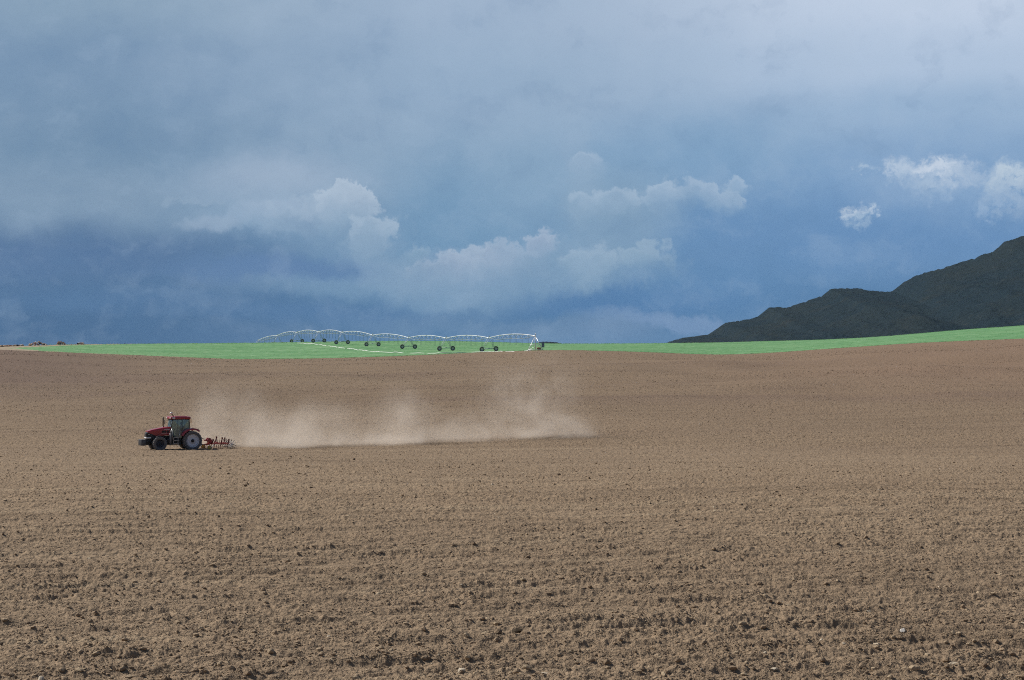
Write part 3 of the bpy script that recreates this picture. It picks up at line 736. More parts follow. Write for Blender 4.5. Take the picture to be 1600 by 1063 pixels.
    for s in (1, -1):
        for x in (2.14, .10):
            wl_ = MB(); wl_.box((x - .03, s * .62 - .13, 3.16), (x + .05, s * .62 + .13, 3.29), .02); wl_.build('work_light', M_LAMP, roof)
        sl_ = MB(); sl_.box((1.72, s * .885 - .02, 3.17), (2.02, s * .885 + .02, 3.30), .015); sl_.build('side_light', M_LAMP, roof)
        ol = MB(); ol.box((.06, s * .86 - .05, 2.72), (.13, s * .86 + .05, 3.14), .02); ol.build('warning_lamp', M_ORANGE, roof)
    an = MB(); an.tube([(1.62, 0, 3.36), (1.84, 0, 3.60)], .05, 8); an.build('aerial_stem', M_BLACK, roof)
    gp = MB(); gp.lathe([(.0001, .16), (.10, .135), (.15, .05), (.155, 0), (.12, -.05), (.0001, -.06)], 20, 'Z', (1.9, 0, 3.66)); gp.build('aerial_dome', M_WHITE, roof)
    ex = MB(); ex.tube([(2.55, -.62, 1.9), (2.55, -.62, 2.35)], .085, 12); ex.tube([(2.55, -.62, 2.35), (2.55, -.62, 3.18), (2.50, -.62, 3.28)], .065, 12); ex.build('exhaust_pipe', M_BLACK, root)
    for s in (1, -1):
        mr_ = MB(); mr_.tube([(1.95, s * .76, 2.95), (2.25, s * 1.12, 2.98)], .018, 6); mr_.box((2.22, s * 1.15 - .12, 2.55), (2.27, s * 1.15 + .12, 3.0), .02); mr_.build('mirror', M_BLACK, root)
        # mudguard: a curved shell with a side skirt
        fd = MB(); a0, a1, n = math.radians(25), math.radians(128), 20; vs, fs = [], []
        for i in range(n + 1):
            a = a0 + (a1 - a0) * i / n; R0 = 1.24 - .02 * math.sin(a); R1 = 1.22
            for (rr, yy) in ((R0, s * .62), (R0 + .03, s * .66), (R0 + .03, s * 1.18), (R0 - .04, s * 1.26), (R0 - .15, s * 1.27), (R0 - .15, s * 1.25), (R0 - .03, s * 1.16), (R0 - .02, s * .66)):
                vs.append((rr * math.cos(a) + .02, yy, rr * math.sin(a) + .96))
        for i in range(n):
            for j in range(8): k_ = (j + 1) % 8; fs.append((i * 8 + j, i * 8 + k_, i * 8 + 8 + k_, i * 8 + 8 + j))
        fs += [tuple(range(8)), tuple(n * 8 + j for j in range(8))[::-1]]
        fd.add(vs, fs, False)
        fd.prism([(1.38, 1.28), (1.05, 1.25), (.55, 1.9), (.3, 2.15), (.7, 2.16), (1.1, 1.85)], s * .60, s * .74)
        fn = fd.build('mudguard', M_RED, root)
        tl = MB(); tl.box((-.62, s * 1.05 - .10, 2.05), (-.56, s * 1.05 + .10, 2.16), .015); tl.tube([(-.55, s * 1.05, 2.02), (-.59, s * 1.05, 2.1)], .02, 6); tl.build('tail_lamp', M_BLACK, fn)
        ff = MB(); vs, fs = [], []
        for i in range(9):
            a = math.radians(60 + 75 * i / 8)
            for (rr, yy) in ((.79, s * .72), (.79, s * 1.12), (.765, s * 1.12), (.765, s * .72)): vs.append((rr * math.cos(a) + 3.3, yy, rr * math.sin(a) + .70))
        for i in range(8):
            for j in range(4): k_ = (j + 1) % 4; fs.append((i * 4 + j, i * 4 + k_, i * 4 + 4 + k_, i * 4 + 4 + j))
        ff.add(vs, fs); ff.build('front_mudguard', M_BLACK, root)
    tk = MB(); tk.box((1.05, .42, .55), (2.55, .82, 1.20), .08); tk.box((1.05, -.82, .55), (2.55, -.42, 1.20), .08); tk.build('fuel_tank', M_BLACK, root)
    cy = MB(); cy.tube([(2.22, .98, .52), (2.22, .98, 1.72)], .10, 14); cy.tube([(2.22, .98, 1.72), (2.16, .90, 2.0)], .04, 8); cy.build('air_tank', M_TANK, root)
    hr = MB(); hr.tube([(2.02, .98, 1.0), (2.0, 1.02, 1.6), (2.05, .78, 2.15)], .02, 6); hr.tube([(1.40, .98, 1.0), (1.30, .98, 1.6), (1.2, .86, 1.9)], .02, 6); hr.build('handrail', M_STEEL, root)
    st = MB()
    for z in (.42, .70, .98, 1.26): st.box((1.45, .86, z), (1.92, 1.14, z + .035))
    for x in (1.45, 1.90): st.box((x, 1.10, .40), (x + .03, 1.15, .73)); st.box((x, .98, .70), (x + .03, 1.02, 1.3))
    st.build('step_ladder', M_STEEL, root)
    ht = MB(); ht.tube([(-.4, 0, 1.25), (-1.55, 0, 1.05)], .035, 8)
    for s in (1, -1): ht.tube([(-.3, s * .35, .6), (-1.5, s * .42, .48)], .045, 8); ht.tube([(-.3, s * .32, 1.4), (-.8, s * .42, 1.35), (-.95, s * .4, .55)], .04, 8)
    ht.build('linkage', M_BLACK, root)
    se = MB(); se.box((.68, -.26, 1.70), (1.18, .26, 1.82), .05); se.box((.60, -.25, 1.78), (.74, .25, 2.42), .05); se.box((.85, -.15, 1.24), (1.05, .15, 1.72)); se.build('seat', M_SEAT, root)
    sw = MB(); sw.lathe([(.19 + .018 * math.cos(a), .018 * math.sin(a)) for a in np.linspace(0, 2 * PI, 8, endpoint=False)], 24, 'Z', close=True); sw.box((-.18, -.015, -.01), (.18, .015, .01)); sw.tube([(0, 0, 0), (0, 0, -.55)], .03, 8)
    so_ = sw.build('steering_wheel', M_BLACK, root); so_.location = (1.52, 0, 2.12); so_.rotation_euler = (0, -.45, 0)
    return root
tractor = build_tractor()

# driver, seated in the cab: one skinned body
def build_driver():
    V_, E_, R_ = [], [], []
    def v(p, r, par=None):
        V_.append(p); R_.append(r); i = len(V_) - 1
        if par is not None: E_.append((par, i))
        return i
    pel = v((.86, 0, 1.92), .15); sp = v((.84, 0, 2.10), .145, pel); ch = v((.83, 0, 2.30), .16, sp); nb = v((.84, 0, 2.44), .075, ch)
    nk = v((.86, 0, 2.52), .055, nb); hd1 = v((.89, 0, 2.61), .082, nk); hd2 = v((.90, 0, 2.69), .085, hd1); v((.89, 0, 2.75), .055, hd2)
    for s in (1, -1):
        sh = v((.84, s * .19, 2.38), .065, ch); elb = v((1.02, s * .27, 2.14), .045, sh); wr = v((1.27, s * .19, 2.18), .030, elb); pm = v((1.34, s * .165, 2.20), .030, wr)
        for i, (dy, L) in enumerate(((-.028, .060), (-.010, .070), (.010, .066), (.028, .052))):
            k1 = v((1.385, s * .165 + dy, 2.215), .010, pm); k2 = v((1.40 + L * .35, s * .165 + dy, 2.205), .009, k1); v((1.395 + L * .3, s * .165 + dy, 2.205 - L * .5), .008, k2)
        t1 = v((1.345, s * .120, 2.19), .011, pm); v((1.385, s * .105, 2.18), .009, t1)
        hp = v((.95, s * .11, 1.90), .10, pel); kn = v((1.30, s * .17, 1.92), .070, hp); an_ = v((1.42, s * .17, 1.46), .045, kn); he = v((1.42, s * .17, 1.34), .045, an_); v((1.60, s * .18, 1.30), .035, he)
    me = bpy.data.meshes.new('person'); me.from_pydata([Vector(p) - Vector((.86, 0, 1.24)) for p in V_], E_, []); me.materials.append(M_SHIRT); me.materials.append(M_SKIN)
    o = bpy.data.objects.new('person', me); COL.objects.link(o)
    o.matrix_world = tractor.matrix_world @ Matrix.Translation((.86, 0, 1.24))
    sk = o.modifiers.new('skin', 'SKIN'); sk.use_smooth_shade = True
    for i, d_ in enumerate(me.skin_vertices[0].data): d_.radius = (R_[i], R_[i]); d_.use_root = (i == 0)
    ss = o.modifiers.new('sub', 'SUBSURF'); ss.levels = 1; ss.render_levels = 1
    # bake, then give head and hands skin colour and a face
    dg = bpy.context.evaluated_depsgraph_get(); ev = o.evaluated_get(dg); nm = bpy.data.meshes.new_from_object(ev)
    o.modifiers.clear(); o.data = nm; nm.name = 'person'
    if len(nm.materials) < 2:
        nm.materials.clear(); nm.materials.append(M_SHIRT); nm.materials.append(M_SKIN)
    for p in nm.polygons:
        c = p.center; p.material_index = 1 if (c.z > 1.24 or c.x > .43 and c.z > .8) else 0; p.use_smooth = True
    for vtx in nm.vertices:                                   # nose, chin and eye hollows
        c = vtx.co
        if c.z > 1.30 and c.x > .07:
            if abs(c.y) < .02 and abs(c.z - 1.40) < .025: c.x += .022
            elif abs(abs(c.y) - .035) < .018 and abs(c.z - 1.435) < .02: c.x -= .008
    tag(o, 'person in a blue grey shirt sitting at the wheel inside the tractor cab', 'person')
    ha = MB(); ha.lathe([(.094, 0), (.096, .03), (.085, .075), (.05, .10), (.0001, .11)], 20, 'Z', (.04, 0, 1.445)); ha.box((.10, -.06, 1.445), (.20, .06, 1.457), .005); ha.build('cap', M_CAP, o)
build_driver()

# ------------------------------------------------------------------ cultivator
def build_cultivator():
    root = empty('cultivator'); b = Vector((tx, ty, 0)) - fwd * 1.5
    M = placed(b.x, b.y, 1.5, 0.03); root.matrix_world = M
    tag(root, 'worn red tined cultivator with spoked star wheel, hitched behind the tractor', 'cultivator')
    f = MB()
    for x in (-.75, -1.45, -2.15): f.box((x - .05, -1.25, .52), (x + .05, 1.25, .62), .012)
    for y in (-1.0, -.35, .35, 1.0): f.box((-2.2, y - .04, .535), (-.70, y + .04, .605), .01)
    f.tube([(-.05, .42, .45), (-.75, .42, .57)], .05, 8); f.tube([(-.05, -.42, .45), (-.75, -.42, .57)], .05, 8)
    f.box((-2.9, .55, .54), (-2.1, .63, .61), .01); f.box((-2.9, -.63, .54), (-2.1, -.55, .61), .01)
    f.build('frame', M_DRED, root)
    h = MB(); h.prism([(-.85, .58), (-.60, 1.12), (-.40, 1.15), (-.25, .95), (-.05, .95), (-.05, .85), (-.35, .80), (-.60, .58)], -.30, -.22); h.prism([(-.85, .58), (-.60, 1.12), (-.40, 1.15), (-.25, .95), (-.05, .95), (-.05, .85), (-.35, .80), (-.60, .58)], .22, .30)
    h.box((-.62, -.3, 1.04), (-.44, .3, 1.12), .01); h.tube([(-.5, 0, 1.08), (-1.45, 0, .62)], .035, 8); h.build('headstock', M_RED, root)
    k = 0
    for bi, x in enumerate((-.75, -1.45, -2.15)):
        for y in ([-1.12, -.42, .28, .98], [-.88, -.18, .52, 1.12], [-1.0, -.3, .4, 1.1])[bi]:
            t = MB(); t.tube([(x + .02, y, .95), (x - .04, y, .72), (x - .02, y, .55), (x + .10, y, .30), (x + .04, y, .08), (x + .16, y, -.06)], [.025, .03, .035, .03, .028, .015], 6)
            t.box((x - .075, y - .06, .48), (x + .075, y + .06, .68), .015); k += 1
            if k % 12 in (0, 3, 5, 8, 10): hh_ = .95 + .09 * (k % 3); t.tube([(x - .05, y, .62), (x - .12, y, hh_)], .06, 8); t.box((x - .19, y - .06, hh_ - .12), (x - .05, y + .06, hh_ + .1), .02)
            tn = t.build('tine', M_DKRED, root)
            sh = MB(); sh.prism([(x + .0, .05), (x + .22, -.06), (x + .06, -.02)], y - .09, y + .09); sh.build('share', M_STEEL, tn)
    for y in (1.12, -1.12):
        w = MB(); w.lathe([(.20, -.07), (.23, -.06), (.24, 0), (.23, .06), (.20, .07), (.19, 0)], 24, 'Y', close=True, mi=0); w.lathe([(.20, .05), (.12, .02), (.06, .06), (.0001, .06)], 24, 'Y', mi=1); w.lathe([(.20, -.05), (.12, -.02), (.06, -.06), (.0001, -.06)], 24, 'Y', mi=1)
        gw = w.build('gauge_wheel', [M_TYRE, M_YELLOW], root); gw.location = (-.25, y, .20)
        a = MB(); a.tube([(.0, .10, 0), (-.28, .10, .10), (-.5, .05, .38)], .03, 6); a.build('wheel_arm', M_STEEL, gw)
    # star wheels on a rear axle
    ax = MB(); ax.tube([(-2.6, -1.2, .50), (-2.6, 1.2, .50)], .035, 8); ax.build('axle', M_STEEL, root)
    for y in (1.05, .35, -.35, -1.05):
        s = MB(); n = 10; s.lathe([(.0001, -.03), (.09, -.03), (.09, .03), (.0001, .03)], 16, 'Y')
        for i in range(n):
            a = 2 * PI * i / n + .2 * y; c_, s_ = math.cos(a), math.sin(a)
            s.tube([(.07 * c_, 0, .07 * s_), (.40 * c_, 0, .40 * s_)], .017, 6); s.box((-.05, -.014, -.024), (.12, .014, .024), M=Matrix.Translation((.40 * c_, 0, .40 * s_)) @ Matrix.Rotation(-a - .3, 4, 'Y'), mi=1)
        sw = s.build('star_wheel', [M_WHITE, M_BLACK], root); sw.location = (-2.6, y, .46)
build_cultivator()

# ------------------------------------------------------------------ centre pivot irrigation machine
TW = [(836.5, 562), (764, 598), (697, 634), (638.4, 670), (582, 706), (534.5, 742), (498, 778), (464, 814), (433.6, 850), (403, 886)]
twp = [Vector(((u - 800) / F * Y, Y, 0)) for u, Y in TW]
TOPZ = [(542 - y) / F * Y for (u, Y), y in zip(TW, (525.2, 528.2, 528.6, 528.6, 524.0, 519.6, 518.8, 519.7, 524.5, 532.2))]
def build_pivot():
    p0 = twp[0].copy(); p0.z = g1(p0.x, p0.y)
    root = empty('centre_pivot', p0)
    tag(root, 'long galvanised centre pivot sprinkler of arched pipe spans on wheeled towers in the green field', 'irrigation machine')
    tops = []
    for i, t in enumerate(twp):
        g = g1(t.x, t.y); z = max(g + 3.7, min(g + 4.7, TOPZ[i])) if i < 8 else TOPZ[i]
        tops.append(Vector((t.x, t.y, z)))
    L = lambda v_: Vector(v_) - p0
    # pivot point
    pt = MB(); top = tops[0]
    for sx, sy in ((1, 1), (1, -1), (-1, 1), (-1, -1)):
        foot_ = Vector((p0.x + sx * 2.1, p0.y + sy * 2.1, g1(p0.x + sx * 2.1, p0.y + sy * 2.1)))
        pt.tube([L(foot_), L((top.x + sx * .28, top.y + sy * .28, top.z - .5))], .085, 6)
    for s in (1, -1):
        for z in (.25, 1.6):
            f_ = 1 - z / 4.2; w = .28 + 1.82 * f_
            pt.tube([(-w, s * w, z), (w, s * w, z)], .05, 6); pt.tube([(s * w, -w, z), (s * w, w, z)], .05, 6)
        pt.tube([(-1.9, s * 1.9, .3), (1.3, s * 1.3, 1.6)], .035, 6)
    pt.build('pivot_frame', M_GALV, root)
    rz = MB(); rz.tube([(0, 0, -.1), (0, 0, top.z - p0.z + .1)], .13, 10); rz.tube([L(top + Vector((0, 0, .1))), L(top + Vector((0, 0, .75)))], .10, 8); rz.lathe([(.0001, .2), (.16, .15), (.2, 0), (.16, -.2), (.0001, -.2)], 12, 'Z', L(top)); rz.build('riser_pipe', M_GALV, root)
    cb = MB(); cb.box((1.75, -.5, .9), (2.55, .1, 2.5), .04); cb.tube([(2.15, -.2, 0), (2.15, -.2, .95)], .06, 6); cb.build('control_box', M_BOX, root)
    # spans
    for i in range(len(tops) - 1):
        a, b = tops[i], tops[i + 1]; n = 24; d = (b - a); flat = Vector((d.x, d.y, 0)).normalized(); side = Vector((flat.y, -flat.x, 0))
        rise = .82 if i < 8 else .6
        def pp(f): return a.lerp(b, f) + Vector((0, 0, rise * 4 * f * (1 - f)))
        pipe = MB(); pipe.tube([L(pp(k / n)) for k in range(n + 1)], .115, 8)
        for k in range(1, 4): c = pp(k / 4); pipe.tube([L(c - flat * .08), L(c + flat * .08)], .19, 8)
        sp = pipe.build('pipe_span', M_GALV, root)
        tr = MB(); nb = 9
        rod = [[], []]
        for k in range(nb + 1):
            f = (k + .5) / (nb + 1); c = pp(f); dep = 1.25 * min(1, 4.5 * f, 4.5 * (1 - f))
            for j, s in enumerate((1, -1)):
                q_ = c + side * s * .85 * min(1, 4 * f, 4 * (1 - f)) - Vector((0, 0, dep)); rod[j].append(q_)
                wdt = .052
                tr.tube([L(c), L(q_)], wdt, 5)
            if k % 1 == 0: tr.tube([L(rod[0][-1]), L(rod[1][-1])], .035, 4)
        for j in (0, 1):
            path = [a + Vector((0, 0, -.1))] + rod[j] + [b + Vector((0, 0, -.1))]
            tr.tube([L(x) for x in path], .028, 4)
        tr.build('truss', M_ROD, sp)
        if i <= 6: ho = MB()
        for k in range(1, 16):
            if i < 6: ho = MB()
            c = pp(k / 16); s = 1 if k % 2 else -1; o_ = c + side * s * .25; gz_ = g1(o_.x, o_.y)
            zb = max(gz_ + 1.3, c.z - 3.0)
            ho.tube([L(c), L(c + Vector((0, 0, .22)) + side * s * .13), L(o_), L((o_.x, o_.y, zb))], .026, 4); ho.lathe([(.0001, .0), (.06, .03), (.04, .12), (.0001, .14)], 6, 'Z', L((o_.x, o_.y, zb - .12)))
            if i < 6: ho.build('drop_hose', M_HOSE, sp)
        if i == len(tops) - 2: hx = ho.build('drop_hoses', M_HOSE, root); tag(hx, kind='stuff')
    # drive towers
    for i in range(1, len(tops)):
        t = tops[i]; d = (tops[min(i + 1, len(tops) - 1)] - tops[i - 1]); flat = Vector((d.x, d.y, 0)).normalized(); side = Vector((flat.y, -flat.x, 0))
        if side.x < 0: side = -side
        tw = empty('drive_tower'); tw.parent = root; g = g1(t.x, t.y)
        wps = []
        for s in (1, -1):
            w = Vector((t.x, t.y, 0)) + side * s * 2.25; w.z = g1(w.x, w.y) + .72; wps.append(w)
            wh = MB(); R = .76
            wh.lathe([(R * .55, -.17), (R * .9, -.19), (R * .98, -.10), (R, 0), (R * .98, .10), (R * .9, .19), (R * .55, .17)], 28, 'Y', close=True, mi=0)
            wh.lathe([(R * .56, -.14), (R * .4, -.02), (R * .15, -.06), (.0001, -.08)], 20, 'Y', mi=1); wh.lathe([(R * .56, .14), (R * .4, .05), (.0001, .06)], 20, 'Y', mi=1)
            for kk in range(18):
                aa = 2 * PI * kk / 18; wh.box((R * .95, -.17, -.025), (R * 1.05, .17, .025), M=Matrix.Rotation(aa, 4, 'Y'))
            wo_ = wh.build('wheel', [M_TYRE, M_STEEL], tw); wo_.location = L(w); wo_.rotation_euler = (0, 0, math.atan2(side.y, side.x))
            for q_ in (-1, 1):
                lg = MB(); lg.tube([L(w + Vector((0, 0, .15)) - side * s * .35 + flat * q_ * .35), L(t - Vector((0, 0, .12)) + flat * q_ * .9 + side * s * .12)], .06, 6); lg.build('tower_leg', M_ROD, tw)
        be = MB(); be.tube([L(wps[0] - side * .6 + Vector((0, 0, .12))), L(wps[1] + side * .6 + Vector((0, 0, .12)))], .10, 8)
        m_ = (wps[0] + wps[1]) / 2; be.box(tuple(L(m_) + Vector((-.25, -.15, .0))), tuple(L(m_) + Vector((.25, .15, .35))), .03); be.build('base_beam', M_ROD, tw)
        jb = MB(); jb.box(tuple(L(t) + Vector((-.05, -.35, .05))), tuple(L(t) + Vector((.30, .10, .65))), .03); jb.build('tower_box', M_GALV, tw)
build_pivot()
pu = MB(); bx_, by_ = twp[0].x + 1.1, twp[0].y - 1.0; bz = g1(bx_, by_)
pu.box((-.45, -.3, .25), (.45, .3, .85), .06); pu.lathe([(.0001, -.5), (.26, -.48), (.28, 0), (.26, .35), (.0001, .37)], 14, 'X', (-.2, 0, .6)); pu.box((-.6, -.35, 0), (.6, .35, .12), .02)
for x in (-.45, .45): pu.tube([(x, -.25, .1), (x, -.25, .4)], .04, 6); pu.tube([(x, .25, .1), (x, .25, .4)], .04, 6)
o = pu.build('pump', M_RUST); o.location = (bx_, by_, bz); tag(o, 'small rusty brown pump unit on a skid beside the foot of the pivot tower', 'pump')

# white supply pipe lying along the crop to the pivot point
def on_ground(u, y, lo=545, hi=800):
    """where the line of sight of a photo point meets the green field"""
    Ys_ = np.arange(lo, hi, .5); X_ = (u - 800) / F * Ys_; yy = H - F * gz(X_, Ys_) / Ys_
    k = int(np.argmax(yy <= y)) if (yy <= y).any() else len(Ys_) - 1
    return Vector((X_[k], Ys_[k], gz(X_[k:k + 1], Ys_[k:k + 1])[0]))
pth = [on_ground(u, y) for u, y in ((465, 536.6), (485, 537.6), (503, 539.8), (522, 542.2), (542, 545.0), (558, 547.0), (573, 548.8), (596, 550.7), (620, 551.6), (643, 552.1), (665, 552.3), (690, 552.4))]
pth += [on_ground(u, y) for u, y in ((706, 551.9), (733, 550.6), (770, 549.6))] + [Vector(((805 - 800) / F * 566, 566, 0)), Vector(((826 - 800) / F * 563, 563, 0)), Vector((twp[0].x - .3, twp[0].y - .4, 0))]
dens = []
for a, b in zip(pth[:-1], pth[1:]):
    m_ = max(2, int((b - a).length / 1.5))
    for k in range(m_): p = a.lerp(b, k / m_); dens.append(Vector((p.x, p.y, g1(p.x, p.y) + .04 + .30 * mnoise.noise(Vector((p.x * .22, p.y * .22, 2))))))
pi = MB(); pi.tube(dens, .11, 6); o = pi.build('supply_pipe', M_WHITE); tag(o, 'thin white pipe winding through the green crop to the foot of the pivot tower', 'pipe')

# ------------------------------------------------------------------ stones
def stone_mesh(name, m, seed, sub=2, amp=.28):
    bm = bmesh.new(); bmesh.ops.create_icosphere(bm, subdivisions=sub, radius=1)
    rnd = random.Random(seed); off = Vector((rnd.random() * 50, rnd.random() * 50, rnd.random() * 50))
    pl = [(Vector((rnd.uniform(-1, 1), rnd.uniform(-1, 1), rnd.uniform(-.6, 1))).normalized(), rnd.uniform(.55, .85)) for _ in range(9)]
    for v_ in bm.verts:
        p = v_.co.normalized(); r = 1 + amp * mnoise.noise(p * 1.4 + off) + amp * .4 * mnoise.noise(p * 4 + off)
        for n_, dd_ in pl:
            c = p.dot(n_)
            if c > 0.05: r = min(r, dd_ / c)
        v_.co = p * r
    me = bpy.data.meshes.new(name); bm.to_mesh(me); bm.free(); me.materials.append(m); return me
M_ST = [mat('tan_stone', (0.45, 0.34, 0.24), .9, var=.3, vscale=2), mat('reddish_stone', (0.40, 0.22, 0.14), .9, var=.3, vscale=2), mat('dark_stone', (0.055, 0.042, 0.028), .95, spec=.1, var=.3, vscale=2), mat('pale_stone', (0.62, 0.57, 0.50), .9, var=.15, vscale=2)]
KN = ['tan', 'reddish', 'dark', 'pale']
protos = [[stone_mesh('stone', m, 10 * i + j) for j in range(3)] for i, m in enumerate(M_ST)]
rs = random.Random(5)
def put_stone(u, Y, r, lift, kind, label, group=None, mesh=None, sq=.75, cat='stone'):
    label = label.replace('*', KN[kind]) if kind < 4 else label
    x = (u - 800) / F * Y; o = bpy.data.objects.new('field_stone', mesh or protos[kind][rs.randrange(3)]); COL.objects.link(o)
    o.location = (x, Y, g1(x, Y) + lift + r * .35); o.scale = (r * rs.uniform(.85, 1.25), r * rs.uniform(.8, 1.1), r * sq * rs.uniform(.85, 1.15)); o.rotation_euler = (rs.uniform(-.4, .4), rs.uniform(-.4, .4), rs.uniform(0, 6.3))
    return tag(o, label, cat, group)
def crest(u): return float(T_dc(u)) - 4
for i in range(34):
    u = -2 + i * 1.15 + rs.uniform(-.5, .5); put_stone(u, crest(u) + rs.uniform(-4, 4), rs.uniform(.28, .55), .1, (rs.choice([0, 0, 1, 2, 0, 3])), '* small field stone in the low ragged row left of the heaps on the skyline', 'stones in the skyline row')
def heap(u0, half, hgt, n, lab, grp):
    Yc_ = crest(u0); w = half / F * Yc_
    for i in range(n):
        f = rs.uniform(-1, 1); lv = rs.random() ** 1.3; top_ = hgt * max(.05, 1 - abs(f) ** 1.5); r = rs.uniform(.26, .46)
        put_stone(u0 + f * half, Yc_ + rs.uniform(-w * .5, w * .5) * (1 - lv), r, top_ * lv, (rs.choice([0, 0, 1, 1, 1, 2, 3])), '* ' + lab, grp)
heap(59, 14, 1.25, 46, 'field stone in the long left heap, widest of the heaps on the skyline', 'stones in the long left heap')
heap(95.5, 7, 1.55, 30, 'field stone in the tall pointed middle heap on the skyline', 'stones in the middle heap')
heap(127, 6, .65, 15, 'field stone in the small flat heap, last to the right on the skyline', 'stones in the small right heap')
put_stone(46.5, crest(46.5), .36, .55, 3, 'bright white stone standing out at the left foot of the long skyline heap')
for u in (112, 118, 173, 178, 183, 195): put_stone(u, crest(u), .28, .0, rs.choice([0, 2]), 'lone * field stone half hidden in grass on the skyline right of a heap', 'lone stones on the skyline')
def near_stone(u, y, w, kind, label, seed, sq=.7, cat='stone'):
    d = float(np.interp(-y, -yd, dd)); r = w / 2 / F * d; me = stone_mesh('stone', M_ST[kind] if kind < 4 else M_CLOD, seed, 3, .35)
    o = put_stone(u, d, r, r * .1, kind, label, None, me, sq, cat); o.name = 'field_stone' if kind < 4 else 'earth_clod'
near_stone(808, 990, 18, 2, 'dark rounded stone, the largest lying alone in the middle foreground soil', 301)
near_stone(1409, 989, 12, 3, 'pale flat stone on the soil in the right foreground', 302, .5)
near_stone(1380, 1018, 10, 3, 'pale narrow stone nearest the bottom right of the field', 303, .4)
near_stone(1502, 1042, 14, 4, 'left one of two touching dark earth clods in the bottom right foreground', 304, .8, 'clod')
near_stone(1515, 1047, 14, 4, 'right one of two touching dark earth clods in the bottom right foreground', 305, .8, 'clod')
near_stone(1251, 1024, 17, 4, 'broad lumpy earth clod standing proud of the soil at lower right', 306, .6, 'clod')
near_stone(274, 1020, 20, 4, 'large pale earth lump on the soil in the lower left foreground', 307, .6, 'clod')
near_stone(353, 973, 11, 2, 'small square dark stone right of the pale lump at lower left', 308, .9)
near_stone(1048, 1028, 10, 4, 'dark clod on a low ridge of soil right of the rounded stone', 309, .8, 'clod')
near_stone(1476, 882, 8, 2, 'small dark stone far out on the right side of the ploughed soil', 310, .8)

# ------------------------------------------------------------------ loose clods lying on the soil
def clods():
    def templates(sub, n):
        out = []
        for i in range(n):
            me = stone_mesh('t', M_CLOD, 500 + i, sub, .45)
            vv = np.empty(len(me.vertices) * 3, np.float32); me.vertices.foreach_get('co', vv)
            ff = np.array([p.vertices[:] for p in me.polygons], np.int32); out.append((vv.reshape(-1, 3), ff)); bpy.data.meshes.remove(me)
        return out
    R_ = np.random.RandomState(11)
    VV, FF, off = [], [], 0
    dq = np.concatenate([dd[::20], np.arange(301, 560, 1.0)]); yq = H - F * gz(dq * 0, dq) / dq; yq = np.minimum.accumulate(yq - np.arange(len(yq)) * 1e-6)
    for (sub, n, y0, y1, smin, smax, pw) in ((2, 60000, 740, 1140, 1.7, 14, 1.95), (1, 190000, 720, 1140, .7, 5, 2.2), (1, 130000, 850, 1140, .8, 3.4, 2.4), (1, 260000, 553, 790, .55, 1.9, 2.6)):
        tp = templates(sub, 10)
        yy = y0 + (y1 - y0) * R_.rand(n) ** (.62 if sub == 2 else 1); d = np.interp(-yy, -yq, dq) * R_.uniform(.995, 1.005, n); u = R_.uniform(-60, 1660, n)
        ok_ = d < T_de(u) - 1; d, u = d[ok_], u[ok_]; n = len(d)
        X = (u - 800) / F * d
        cl_ = fbm(X / 2.2, d / 3.5, 3, 90)
        keep = R_.rand(n) < np.clip(.15 + .5 * cl_ + .95 * ridge(X, d), .06, 1); X, d = X[keep], d[keep]; n = len(X)
        px_ = smin * (1 - R_.rand(n) * (1 - (smin / smax) ** pw)) ** (-1 / pw)     # half size in photo pixels at that distance
        if sub == 2: px_ = px_ * np.clip((36 / d) ** 1.1, .2, 1.1) * 1.15
        r = px_ / F * d * .62
        Z = gz(X, d) + soil_micro(X, d) + r * .15
        k = R_.randint(0, 10, n); th_ = R_.rand(n) * 6.283
        for t in range(10):
            m = k == t; tv_, tf = tp[t]; c = int(m.sum())
            if not c: continue
            ct, st_ = np.cos(th_[m])[:, None], np.sin(th_[m])[:, None]
            sx = r[m][:, None]; sc = R_.uniform(.75, 1.3, (c, 3))
            x0 = tv_[None, :, 0] * sc[:, :1]; y0_ = tv_[None, :, 1] * sc[:, 1:2]; z0 = tv_[None, :, 2] * sc[:, 2:] * .72
            P_ = np.stack([(x0 * ct - y0_ * st_) * sx + X[m][:, None], (x0 * st_ + y0_ * ct) * sx + d[m][:, None], z0 * sx + Z[m][:, None]], -1)
            VV.append(P_.reshape(-1, 3)); FF.append((tf[None] + (np.arange(c) * len(tv_))[:, None, None]).reshape(-1, 3) + off); off += c * len(tv_)
    o = np_mesh('soil_clods', np.concatenate(VV), np.concatenate(FF), M_CLOD, False)
    tag(o, 'loose crumbly earth clods strewn over the ploughed field', 'soil clods', None, 'stuff')
clods()

